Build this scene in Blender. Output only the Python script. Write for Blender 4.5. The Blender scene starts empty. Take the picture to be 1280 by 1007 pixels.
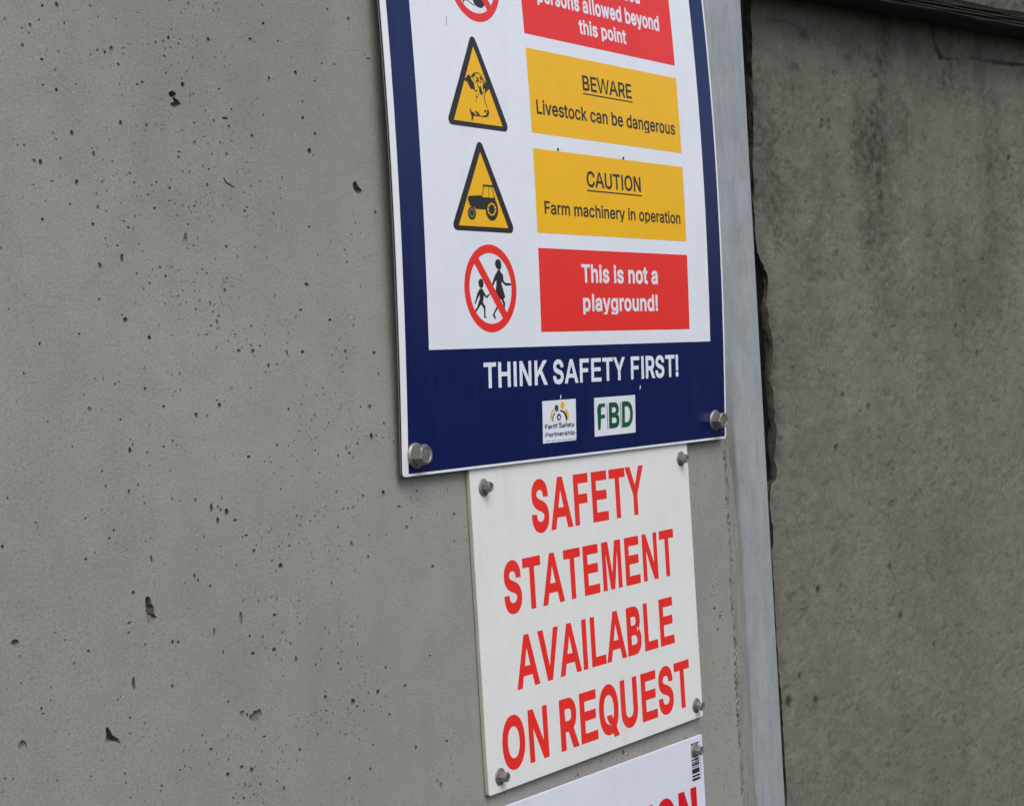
import bpy, bmesh, math, random
import numpy as np
from mathutils import Vector, Matrix
from mathutils.geometry import tessellate_polygon, delaunay_2d_cdt

# measured layout, in metres: u runs along the wall, v is height above the camera
DATA = {
'cam': {"f":2225.438,"phi":0.624917,"pitch":-0.004693,"roll":-0.056172,"dist":1.026},
'bend': [-0.07707,0.05546,-0.06711,-0.05874],
'rotA': 0.006525,
'rotB': 0.008031,
'rotC': -0.004669,
'S': {"L":1.23569,"R":1.833,"B":-0.07707,"bl":1.24373,"br":1.8293,"bb":-0.07431,"pL":1.27731,"pR":1.79853,"pB":0.03663,"xL":1.45801,"xR":1.75182,"x1b":0.34813,"x2t":0.33391,"x2b":0.24932,"x3t":0.2337,"x3b":0.14981,"x4t":0.13463,"x4b":0.05106},
'T': [["a","regular","BEWARE",1.55686,1.65302,0.30099,0.01598,"ink"],["a","regular","Livestock can be dangerous",1.46903,1.74032,0.26887,0.01444,"ink"],["a","regular","CAUTION",1.55239,1.65904,0.20043,0.01653,"ink"],["a","regular","Farm machinery in operation",1.47238,1.74052,0.16893,0.01313,"ink"],["a","bold","This is not a",1.53419,1.68556,0.10105,0.01892,"w"],["a","bold","playground!",1.53499,1.68408,0.07142,0.01807,"w"],["a","bold","THINK SAFETY FIRST!",1.36015,1.72501,-0.00161,0.02453,"w"],["a","bold","persons allowed beyond",1.48619,1.72444,0.38344,0.01721,"w"],["a","bold","this point",1.55897,1.65148,0.36026,0.01568,"w"],["a","bold","No unauthorised",1.52723,1.68784,0.40909,0.01728,"w"],["b","bold","SAFETY",1.43596,1.64962,-0.14952,0.05142,"red"],["b","bold","STATEMENT",1.38194,1.7047,-0.22293,0.05004,"red"],["b","bold","AVAILABLE",1.39418,1.69451,-0.29765,0.05061,"red"],["b","bold","ON REQUEST",1.36436,1.72193,-0.37196,0.05084,"red"],["c","bold","CAUTION ",1.43517,1.73017,-0.49769,0.052,"crim"],["a","regular","Farm Safety",1.46067,1.51368,-0.04585,0.00463,"navyink"],["a","regular","Partnership",1.461,1.51431,-0.05385,0.00419,"navyink"],["a","bold","B",1.57907,1.59956,-0.05168,0.02728,"green"],["a","bold","D",1.6048,1.62658,-0.05205,0.02763,"green"]],
'rings': [[1.37584,0.0936,0.042],[1.38017,0.39134,0.042]],
'tri_l': [1.36986,0.33392,0.24614,0.09432],
'tri_t': [1.36908,0.23309,0.14865,0.09588],
'fsp': [1.45661,1.51667,-0.06005,-0.01776],
'fbd': [1.55113,1.63192,-0.05875,-0.0184],
'holes': [[1.50224,0.2355],[1.62656,0.23514],[1.48608,-0.01441],[1.63908,-0.01038]],
'P': [["livestock_symbol","a","ink",3,[[1.34948,0.29299],[1.35296,0.29238],[1.35517,0.2933],[1.35692,0.29564],[1.35963,0.29652],[1.36138,0.29494],[1.36299,0.29215],[1.36637,0.28905],[1.36689,0.28664],[1.36511,0.28271],[1.36192,0.28338],[1.35857,0.2853],[1.35676,0.28777],[1.35595,0.29044],[1.3544,0.28831],[1.35268,0.29009]]],["livestock_symbol","a","ink",3,[[1.38312,0.29107],[1.3891,0.29218],[1.39447,0.29224],[1.39343,0.28933],[1.38994,0.28549],[1.38534,0.28204],[1.38251,0.27928],[1.38367,0.28337],[1.38315,0.28729]]],["livestock_symbol","a","ink",3,[[1.38401,0.29196],[1.38605,0.29385],[1.39023,0.29448],[1.39141,0.29314],[1.39339,0.29281],[1.39322,0.29182],[1.39094,0.29226],[1.39009,0.29349],[1.38643,0.29292],[1.38469,0.29123]]],["livestock_symbol","a","ink",3,[[1.36171,0.29443],[1.36414,0.29668],[1.36731,0.29885],[1.37174,0.30005],[1.37602,0.29946],[1.37967,0.29707],[1.38227,0.29469],[1.38473,0.29153],[1.38387,0.29085],[1.38146,0.29395],[1.379,0.2962],[1.37563,0.29843],[1.37182,0.29895],[1.36775,0.29785],[1.36483,0.29582],[1.36246,0.29362]]],["livestock_symbol","a","ink",3,[[1.3668,0.29577],[1.36955,0.29804],[1.37025,0.29719],[1.3675,0.29493]]],["livestock_symbol","a","ink",3,[[1.36699,0.29145],[1.36614,0.29383],[1.36718,0.2942],[1.36803,0.29182]]],["livestock_symbol","a","ink",3,[[1.37103,0.2967],[1.3729,0.29367],[1.37153,0.29077],[1.37055,0.29126],[1.37181,0.29357],[1.3701,0.2961]]],["livestock_symbol","a","ink",3,[[1.3737,0.29545],[1.37522,0.2924],[1.37389,0.28999],[1.37295,0.29055],[1.37412,0.29236],[1.37272,0.29494]]],["livestock_symbol","a","ink",3,[[1.37721,0.29273],[1.37801,0.28984],[1.37695,0.28955],[1.37615,0.29244]]],["livestock_symbol","a","ink",3,[[1.36833,0.2891],[1.36997,0.29174],[1.37091,0.29116],[1.36927,0.28852]]],["livestock_symbol","a","ink",3,[[1.37298,0.28936],[1.37398,0.28628],[1.37268,0.28438],[1.3718,0.28503],[1.37288,0.28634],[1.37194,0.28901]]],["livestock_symbol","a","ink",3,[[1.37969,0.29235],[1.38261,0.29052],[1.38421,0.28656],[1.38319,0.28615],[1.38174,0.28984],[1.37912,0.29141]]],["livestock_symbol","a","ink",3,[[1.38112,0.28815],[1.38198,0.28423],[1.38229,0.28125],[1.38119,0.28113],[1.38089,0.28405],[1.38005,0.28791]]],["livestock_symbol","a","ink",3,[[1.37015,0.28263],[1.36823,0.28026],[1.36737,0.28096],[1.3693,0.28332]]],["livestock_symbol","a","ink",3,[[1.36823,0.27694],[1.37144,0.27626],[1.37121,0.27518],[1.368,0.27586]]],["livestock_symbol","a","ink",3,[[1.37279,0.28001],[1.37359,0.27841],[1.37261,0.27792],[1.37181,0.27952]]],["livestock_symbol","a","ink",3,[[1.38348,0.28013],[1.38202,0.27615],[1.38284,0.27252],[1.38481,0.26979],[1.3859,0.26734],[1.38489,0.2669],[1.38387,0.26923],[1.38183,0.27209],[1.38092,0.27624],[1.38245,0.2805]]],["livestock_symbol","a","ink",3,[[1.35939,0.28798],[1.36055,0.28478],[1.36267,0.28316],[1.36199,0.2823],[1.35964,0.28416],[1.35836,0.2876]]],["livestock_symbol","a","ink",3,[[1.37588,0.29548],[1.37831,0.29633],[1.38123,0.29326],[1.37948,0.29248],[1.37762,0.29348]]],["livestock_symbol","a","ink",3,[[1.37424,0.28619],[1.37683,0.28715],[1.37812,0.28421],[1.37994,0.28002],[1.37879,0.27872],[1.37584,0.27903],[1.37418,0.28163]]],["livestock_symbol","a","ink",3,[[1.36801,0.28231],[1.37073,0.28307],[1.37158,0.28197],[1.36913,0.28074]]],["livestock_symbol","a","ink",3,[[1.35768,0.2639],[1.35997,0.26116],[1.36285,0.26063],[1.36527,0.25888],[1.37018,0.25872],[1.37708,0.25844],[1.38223,0.25988],[1.38473,0.26278],[1.38452,0.26535],[1.38722,0.2656],[1.38763,0.26185],[1.38576,0.2587],[1.3791,0.25722],[1.37254,0.25774],[1.36703,0.25706],[1.36386,0.25797],[1.36224,0.25665],[1.35996,0.25232],[1.35836,0.25258],[1.35911,0.25637],[1.35801,0.25824],[1.35895,0.26078]]],["livestock_symbol","a","ink",3,[[1.36442,0.26294],[1.36646,0.26214],[1.3697,0.26174],[1.37267,0.25894],[1.37015,0.25852],[1.36627,0.26045]]],["livestock_symbol","a","ink",3,[[1.37984,0.26374],[1.3828,0.2649],[1.38395,0.26331],[1.38144,0.2617],[1.38018,0.26238]]],["livestock_symbol","a","ink",3,[[1.36606,0.28655],[1.36764,0.28474],[1.3665,0.28068],[1.36541,0.28254]]],["livestock_symbol","a","ink",3,[[1.36442,0.29575],[1.36743,0.29755],[1.36999,0.29832],[1.36813,0.29664],[1.36622,0.29446],[1.36477,0.29332]]],["livestock_symbol","a","ink",3,[[1.37121,0.29499],[1.37302,0.29369],[1.37398,0.29082],[1.37256,0.28998],[1.37117,0.29202]]],["livestock_symbol","a","ink",3,[[1.38157,0.29061],[1.3834,0.28931],[1.38364,0.28585],[1.38177,0.28417],[1.3808,0.28706]]],["livestock_symbol","a","ink",3,[[1.35843,0.26378],[1.35902,0.26105],[1.36063,0.25889],[1.35934,0.25794],[1.35756,0.26039],[1.35686,0.26343]]],["livestock_symbol","a","ink",3,[[1.36955,0.27896],[1.3694,0.27495],[1.36792,0.27082],[1.36735,0.27103],[1.36881,0.27507],[1.36895,0.27899]]],["tractor_symbol","a","ink",3,[[1.34522,0.17839],[1.34703,0.18063],[1.36754,0.18217],[1.36773,0.1805],[1.37898,0.18048],[1.38905,0.18078],[1.39003,0.17865],[1.38711,0.17791],[1.38012,0.1744],[1.37476,0.1702],[1.37381,0.16878],[1.35735,0.16863],[1.35505,0.17028],[1.34863,0.17116],[1.34652,0.17476]]],["tractor_symbol","a","ink",4,[[1.36898,0.19257],[1.37261,0.19258],[1.38644,0.19276],[1.38694,0.1909],[1.37162,0.19075]]],["tractor_symbol","a","ink",3,[[1.37195,0.19079],[1.37032,0.18559],[1.36887,0.1804],[1.36791,0.18067],[1.36936,0.18587],[1.37099,0.19109]]],["tractor_symbol","a","ink",3,[[1.38,0.19098],[1.37972,0.18048],[1.37892,0.18051],[1.3792,0.19101]]],["tractor_symbol","a","ink",3,[[1.38543,0.19124],[1.38699,0.18622],[1.38769,0.18075],[1.3867,0.18063],[1.38602,0.18601],[1.38447,0.19094]]],["tractor_symbol","a","ink",4,[[1.39296,0.16963],[1.39269,0.16739],[1.392,0.16522],[1.39091,0.16323],[1.38946,0.1615],[1.38773,0.16011],[1.38579,0.15912],[1.38372,0.15857],[1.38161,0.15849],[1.37956,0.15887],[1.37766,0.1597],[1.37599,0.16095],[1.37462,0.16255],[1.3736,0.16443],[1.373,0.16652],[1.37282,0.16873],[1.37307,0.17096],[1.37376,0.17311],[1.37484,0.17509],[1.37627,0.17681],[1.37799,0.17821],[1.37993,0.17921],[1.38199,0.17978],[1.3841,0.17988],[1.38615,0.17952],[1.38807,0.1787],[1.38975,0.17747],[1.39114,0.17586],[1.39216,0.17397],[1.39278,0.17186]]],["tractor_symbol","a","yel",5,[[1.38977,0.16979],[1.38953,0.16828],[1.38888,0.16684],[1.38787,0.16555],[1.38654,0.1645],[1.38499,0.16373],[1.38329,0.1633],[1.38155,0.16323],[1.37987,0.16352],[1.37835,0.16415],[1.37707,0.16509],[1.37611,0.16628],[1.37552,0.16766],[1.37534,0.16914],[1.37557,0.17064],[1.37621,0.17207],[1.37722,0.17335],[1.37853,0.17441],[1.38008,0.17518],[1.38178,0.17562],[1.38352,0.1757],[1.3852,0.17542],[1.38673,0.1748],[1.38802,0.17386],[1.38899,0.17266],[1.38958,0.17128]]],["tractor_symbol","a","ink",6,[[1.38724,0.16967],[1.38702,0.16841],[1.38642,0.16722],[1.38549,0.16622],[1.38431,0.16548],[1.38298,0.16507],[1.38159,0.16501],[1.38027,0.16531],[1.37912,0.16595],[1.37823,0.16686],[1.37768,0.16799],[1.37751,0.16924],[1.37773,0.1705],[1.37832,0.17168],[1.37924,0.17268],[1.38042,0.17342],[1.38175,0.17384],[1.38314,0.1739],[1.38446,0.17361],[1.38561,0.17297],[1.38651,0.17206],[1.38706,0.17092]]],["tractor_symbol","a","ink",6,[[1.38688,0.17006],[1.39009,0.1702],[1.39012,0.1694],[1.38692,0.16926]]],["tractor_symbol","a","ink",6,[[1.38586,0.16726],[1.38818,0.16583],[1.38776,0.16515],[1.38544,0.16658]]],["tractor_symbol","a","ink",6,[[1.38333,0.16544],[1.38369,0.16312],[1.3829,0.163],[1.38254,0.16532]]],["tractor_symbol","a","ink",6,[[1.38035,0.1655],[1.37859,0.16337],[1.37797,0.16388],[1.37973,0.16601]]],["tractor_symbol","a","ink",6,[[1.37843,0.16747],[1.37539,0.16653],[1.37515,0.16729],[1.3782,0.16824]]],["tractor_symbol","a","ink",6,[[1.37847,0.17031],[1.37556,0.17099],[1.37574,0.17177],[1.37865,0.17109]]],["tractor_symbol","a","ink",6,[[1.38033,0.17275],[1.37892,0.17474],[1.37958,0.1752],[1.38099,0.17321]]],["tractor_symbol","a","ink",6,[[1.38326,0.17373],[1.38402,0.17611],[1.38478,0.17587],[1.38402,0.17349]]],["tractor_symbol","a","ink",6,[[1.38589,0.17264],[1.38848,0.17429],[1.38891,0.17362],[1.38632,0.17196]]],["tractor_symbol","a","ink",4,[[1.35703,0.1647],[1.35681,0.16319],[1.35625,0.16175],[1.35535,0.16047],[1.35419,0.15943],[1.35282,0.15867],[1.35133,0.15825],[1.3498,0.15819],[1.34832,0.15849],[1.34698,0.15913],[1.34585,0.16008],[1.34501,0.16128],[1.34449,0.16267],[1.34433,0.16415],[1.34454,0.16565],[1.3451,0.16708],[1.34599,0.16835],[1.34715,0.1694],[1.34851,0.17016],[1.35,0.17059],[1.35153,0.17066],[1.35301,0.17037],[1.35436,0.16973],[1.35549,0.16878],[1.35634,0.16758],[1.35687,0.16619]]],["tractor_symbol","a","olive",5,[[1.35508,0.16481],[1.35488,0.16359],[1.35434,0.16245],[1.3535,0.16149],[1.35244,0.16079],[1.35123,0.16039],[1.34998,0.16034],[1.34879,0.16063],[1.34775,0.16125],[1.34695,0.16214],[1.34645,0.16323],[1.34629,0.16443],[1.34649,0.16564],[1.34702,0.16678],[1.34786,0.16773],[1.34892,0.16844],[1.35012,0.16884],[1.35137,0.1689],[1.35257,0.16861],[1.35361,0.16799],[1.35442,0.1671],[1.35492,0.16601]]],["tractor_symbol","a","ink",6,[[1.35329,0.16483],[1.35311,0.16382],[1.35261,0.16292],[1.35186,0.16223],[1.35095,0.16184],[1.34999,0.1618],[1.3491,0.16211],[1.34837,0.16274],[1.34791,0.1636],[1.34776,0.16459],[1.34794,0.1656],[1.34844,0.1665],[1.34918,0.16718],[1.35009,0.16757],[1.35105,0.16761],[1.35195,0.16731],[1.35267,0.16668],[1.35314,0.16582]]],["children_symbol","a","ink",2,[[1.38394,0.1172],[1.38517,0.1202],[1.38866,0.12196],[1.39233,0.12135],[1.39432,0.1184],[1.39434,0.11392],[1.3925,0.11179],[1.38861,0.11172],[1.38538,0.11375]]],["children_symbol","a","ink",3,[[1.38792,0.11151],[1.3913,0.11157],[1.39284,0.10941],[1.39641,0.10697],[1.39689,0.10149],[1.39964,0.09932],[1.40919,0.09863],[1.40907,0.09682],[1.40048,0.09643],[1.39717,0.09799],[1.39394,0.10045],[1.39343,0.09795],[1.39624,0.0915],[1.39876,0.08552],[1.3975,0.08452],[1.3959,0.08331],[1.39822,0.07952],[1.39741,0.07453],[1.39672,0.07153],[1.39434,0.07453],[1.39512,0.07902],[1.39199,0.0833],[1.38896,0.08348],[1.38014,0.09038],[1.38359,0.09189],[1.38495,0.09736],[1.38524,0.10184],[1.38239,0.09932],[1.3791,0.09512],[1.37718,0.09649],[1.38245,0.10527],[1.38605,0.1088]]],["children_symbol","a","ink",3,[[1.38975,0.08269],[1.39131,0.0805],[1.38588,0.07453],[1.38087,0.06937],[1.38078,0.06779],[1.38295,0.06461],[1.38109,0.06432],[1.3771,0.0678],[1.38071,0.07235],[1.38522,0.07751]]],["children_symbol","a","ink",3,[[1.35586,0.09901],[1.35768,0.10178],[1.3607,0.1028],[1.36342,0.10156],[1.36434,0.09813],[1.36348,0.09497],[1.36074,0.09338],[1.35771,0.09462]]],["children_symbol","a","ink",3,[[1.35827,0.09316],[1.36205,0.09319],[1.36511,0.08948],[1.36855,0.08635],[1.37336,0.08885],[1.37432,0.08816],[1.36892,0.08419],[1.3649,0.08614],[1.36414,0.08712],[1.36341,0.08338],[1.36208,0.08042],[1.36627,0.07601],[1.36568,0.07158],[1.36572,0.06666],[1.36801,0.06606],[1.36731,0.06537],[1.36336,0.06568],[1.36347,0.0706],[1.36337,0.07453],[1.35915,0.07826],[1.35602,0.07532],[1.35053,0.07082],[1.34867,0.07239],[1.35276,0.07551],[1.35496,0.07943],[1.35739,0.08433],[1.35724,0.08727],[1.35405,0.08334],[1.35049,0.07844],[1.34906,0.07893],[1.35166,0.08431],[1.35445,0.0897]]],["palm_symbol","a","ink",2,[[1.37495,0.37232],[1.37701,0.36756],[1.37875,0.36527],[1.38409,0.36356],[1.38756,0.36328],[1.39202,0.36478],[1.39455,0.36747],[1.39518,0.37606],[1.39319,0.39022],[1.38633,0.39132],[1.37881,0.38807]]],["palm_symbol","a","ink",2,[[1.3591,0.36437],[1.36148,0.36797],[1.36616,0.36909],[1.37546,0.36595],[1.37811,0.36528],[1.37784,0.36421],[1.37513,0.3649],[1.36599,0.368],[1.3621,0.36707],[1.36002,0.36377]]],["palm_symbol","a","ink",2,[[1.36014,0.3664],[1.35644,0.37231],[1.35942,0.37735],[1.36269,0.37505],[1.36042,0.37265],[1.36345,0.36864]]],["partnership_emblem","a","green",4,[[1.48495,-0.02592],[1.48464,-0.02722],[1.48386,-0.0283],[1.48271,-0.02899],[1.48139,-0.02919],[1.48008,-0.02887],[1.47899,-0.02807],[1.47829,-0.02693],[1.47807,-0.0256],[1.47838,-0.0243],[1.47917,-0.02322],[1.48031,-0.02253],[1.48163,-0.02232],[1.48294,-0.02264],[1.48403,-0.02344],[1.48474,-0.02459]]],["partnership_emblem","a","yel",4,[[1.4961,-0.0234],[1.49575,-0.02482],[1.49489,-0.02599],[1.49363,-0.02674],[1.49217,-0.02695],[1.49073,-0.0266],[1.48953,-0.02574],[1.48875,-0.0245],[1.48852,-0.02307],[1.48886,-0.02166],[1.48972,-0.02049],[1.49098,-0.01974],[1.49244,-0.01952],[1.49388,-0.01986],[1.49508,-0.02072],[1.49586,-0.02197]]],["partnership_emblem","a","yel",4,[[1.47588,-0.02603],[1.47204,-0.02884],[1.47016,-0.03384],[1.47131,-0.03671],[1.47326,-0.03883],[1.47259,-0.03572],[1.47301,-0.0324],[1.47514,-0.02925],[1.47705,-0.02802]]],["partnership_emblem","a","ink",5,[[1.47886,-0.02987],[1.47537,-0.03146],[1.47339,-0.03488],[1.47391,-0.03799],[1.47571,-0.0401],[1.47489,-0.03672],[1.47561,-0.03367],[1.47818,-0.03142]]],["partnership_emblem","a","ink",5,[[1.48725,-0.02761],[1.49196,-0.02836],[1.49586,-0.02996],[1.49924,-0.03332],[1.50039,-0.03712],[1.49872,-0.0397],[1.49785,-0.03699],[1.49546,-0.03261],[1.4919,-0.03013],[1.48768,-0.02905]]],["partnership_emblem","a","yel",4,[[1.49677,-0.02681],[1.50146,-0.02898],[1.50369,-0.0339],[1.50227,-0.0381],[1.49949,-0.04045],[1.50042,-0.03623],[1.49898,-0.03171],[1.49622,-0.02891]]],["partnership_emblem","a","navyink",4,[[1.4892,-0.03505],[1.48887,-0.03636],[1.48802,-0.03743],[1.48677,-0.03812],[1.48532,-0.03831],[1.48388,-0.03797],[1.48269,-0.03716],[1.48191,-0.03601],[1.48167,-0.03468],[1.482,-0.03338],[1.48285,-0.0323],[1.4841,-0.03161],[1.48555,-0.03142],[1.48698,-0.03175],[1.48818,-0.03256],[1.48896,-0.03372]]],["partnership_emblem","a","w",5,[[1.4873,-0.0354],[1.48704,-0.03623],[1.48639,-0.03681],[1.48552,-0.03699],[1.48466,-0.03672],[1.48405,-0.03608],[1.48385,-0.03523],[1.48411,-0.0344],[1.48476,-0.03382],[1.48563,-0.03364],[1.48649,-0.0339],[1.4871,-0.03455]]],["partnership_emblem","a","red",4,[[1.47738,-0.04139],[1.48359,-0.04146],[1.48911,-0.03981],[1.48928,-0.04039],[1.48367,-0.04205],[1.47737,-0.04199]]],["partnership_emblem","a","navyink",4,[[1.4623,-0.05772],[1.464,-0.05773],[1.46399,-0.05833],[1.4623,-0.05832]]],["partnership_emblem","a","navyink",4,[[1.46477,-0.05775],[1.46647,-0.05776],[1.46646,-0.05836],[1.46476,-0.05835]]],["partnership_emblem","a","navyink",4,[[1.46724,-0.05778],[1.46894,-0.05779],[1.46894,-0.05839],[1.46724,-0.05838]]],["partnership_emblem","a","navyink",4,[[1.4722,-0.05784],[1.47391,-0.05785],[1.47391,-0.05845],[1.4722,-0.05844]]],["partnership_emblem","a","navyink",4,[[1.47469,-0.05787],[1.47641,-0.05788],[1.4764,-0.05848],[1.47469,-0.05847]]],["partnership_emblem","a","navyink",4,[[1.47719,-0.0579],[1.47891,-0.05791],[1.4789,-0.05851],[1.47718,-0.0585]]],["partnership_emblem","a","navyink",4,[[1.48219,-0.05796],[1.48392,-0.05798],[1.48392,-0.05858],[1.48219,-0.05856]]],["partnership_emblem","a","navyink",4,[[1.48471,-0.05799],[1.48644,-0.05801],[1.48643,-0.05861],[1.4847,-0.05859]]],["partnership_emblem","a","navyink",4,[[1.48722,-0.05802],[1.48896,-0.05804],[1.48895,-0.05864],[1.48722,-0.05862]]],["partnership_emblem","a","navyink",4,[[1.49228,-0.05808],[1.49402,-0.0581],[1.49401,-0.0587],[1.49227,-0.05868]]],["partnership_emblem","a","navyink",4,[[1.49481,-0.05811],[1.49656,-0.05813],[1.49655,-0.05873],[1.49481,-0.05871]]],["partnership_emblem","a","navyink",4,[[1.49735,-0.05815],[1.4991,-0.05816],[1.4991,-0.05876],[1.49735,-0.05875]]],["partnership_emblem","a","navyink",4,[[1.50245,-0.05821],[1.50421,-0.05822],[1.50421,-0.05882],[1.50245,-0.05881]]],["partnership_emblem","a","navyink",4,[[1.50501,-0.05824],[1.50677,-0.05826],[1.50677,-0.05886],[1.50501,-0.05884]]],["partnership_emblem","a","navyink",4,[[1.50758,-0.05827],[1.50934,-0.05829],[1.50934,-0.05889],[1.50757,-0.05887]]],["partnership_emblem","a","navyink",4,[[1.51272,-0.05833],[1.5145,-0.05835],[1.51449,-0.05895],[1.51272,-0.05893]]],["partnership_emblem","a","navyink",4,[[1.5153,-0.05837],[1.51708,-0.05838],[1.51708,-0.05898],[1.5153,-0.05897]]],["insurer_lettering","a","green",4,[[1.55645,-0.03127],[1.55724,-0.02765],[1.55899,-0.02563],[1.5617,-0.02484],[1.57184,-0.02482],[1.57171,-0.02858],[1.56528,-0.02865],[1.56406,-0.02979],[1.56383,-0.03646],[1.57111,-0.03644],[1.57132,-0.0404],[1.56388,-0.0404],[1.56217,-0.05211],[1.55797,-0.05206],[1.55742,-0.04272]]],["insurer_lettering","a","slate",4,[[1.57598,-0.02568],[1.57718,-0.05196],[1.57598,-0.05202],[1.57478,-0.02573]]],["insurer_lettering","a","slate",4,[[1.60232,-0.02543],[1.60373,-0.05221],[1.60253,-0.05227],[1.60112,-0.02549]]],["underline","a","ink",2,[[1.55596,0.29691],[1.65366,0.29691],[1.65366,0.29831],[1.55596,0.29831]]],["underline","a","ink",2,[[1.55168,0.19594],[1.66083,0.19594],[1.66083,0.19734],[1.55168,0.19734]]],["scuff_mark","a","scuff",2,[[1.33248,0.3486],[1.33197,0.34321],[1.33057,0.33846],[1.32952,0.33877],[1.33089,0.34341],[1.33139,0.3487]]]],
'bar': [1.72298,1.73957,-0.43597,-0.39393],
'B2': [1.3391,1.74692,-0.3895,-0.07123],
'C3': [1.74906,-0.38762],
'boltsA': [[1.2544,-0.05823],[1.80596,-0.05476]],
'boltsB': [[1.35965,-0.09772],[1.73063,-0.09632],[1.35777,-0.37435],[1.73281,-0.37495]],
'boltsC': [[1.73138,-0.40224]],
'edge': [1.839,1.8415,1.8442,1.8639,1.8712,1.8743,1.9506,1.9486,1.9506,1.9493],
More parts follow.
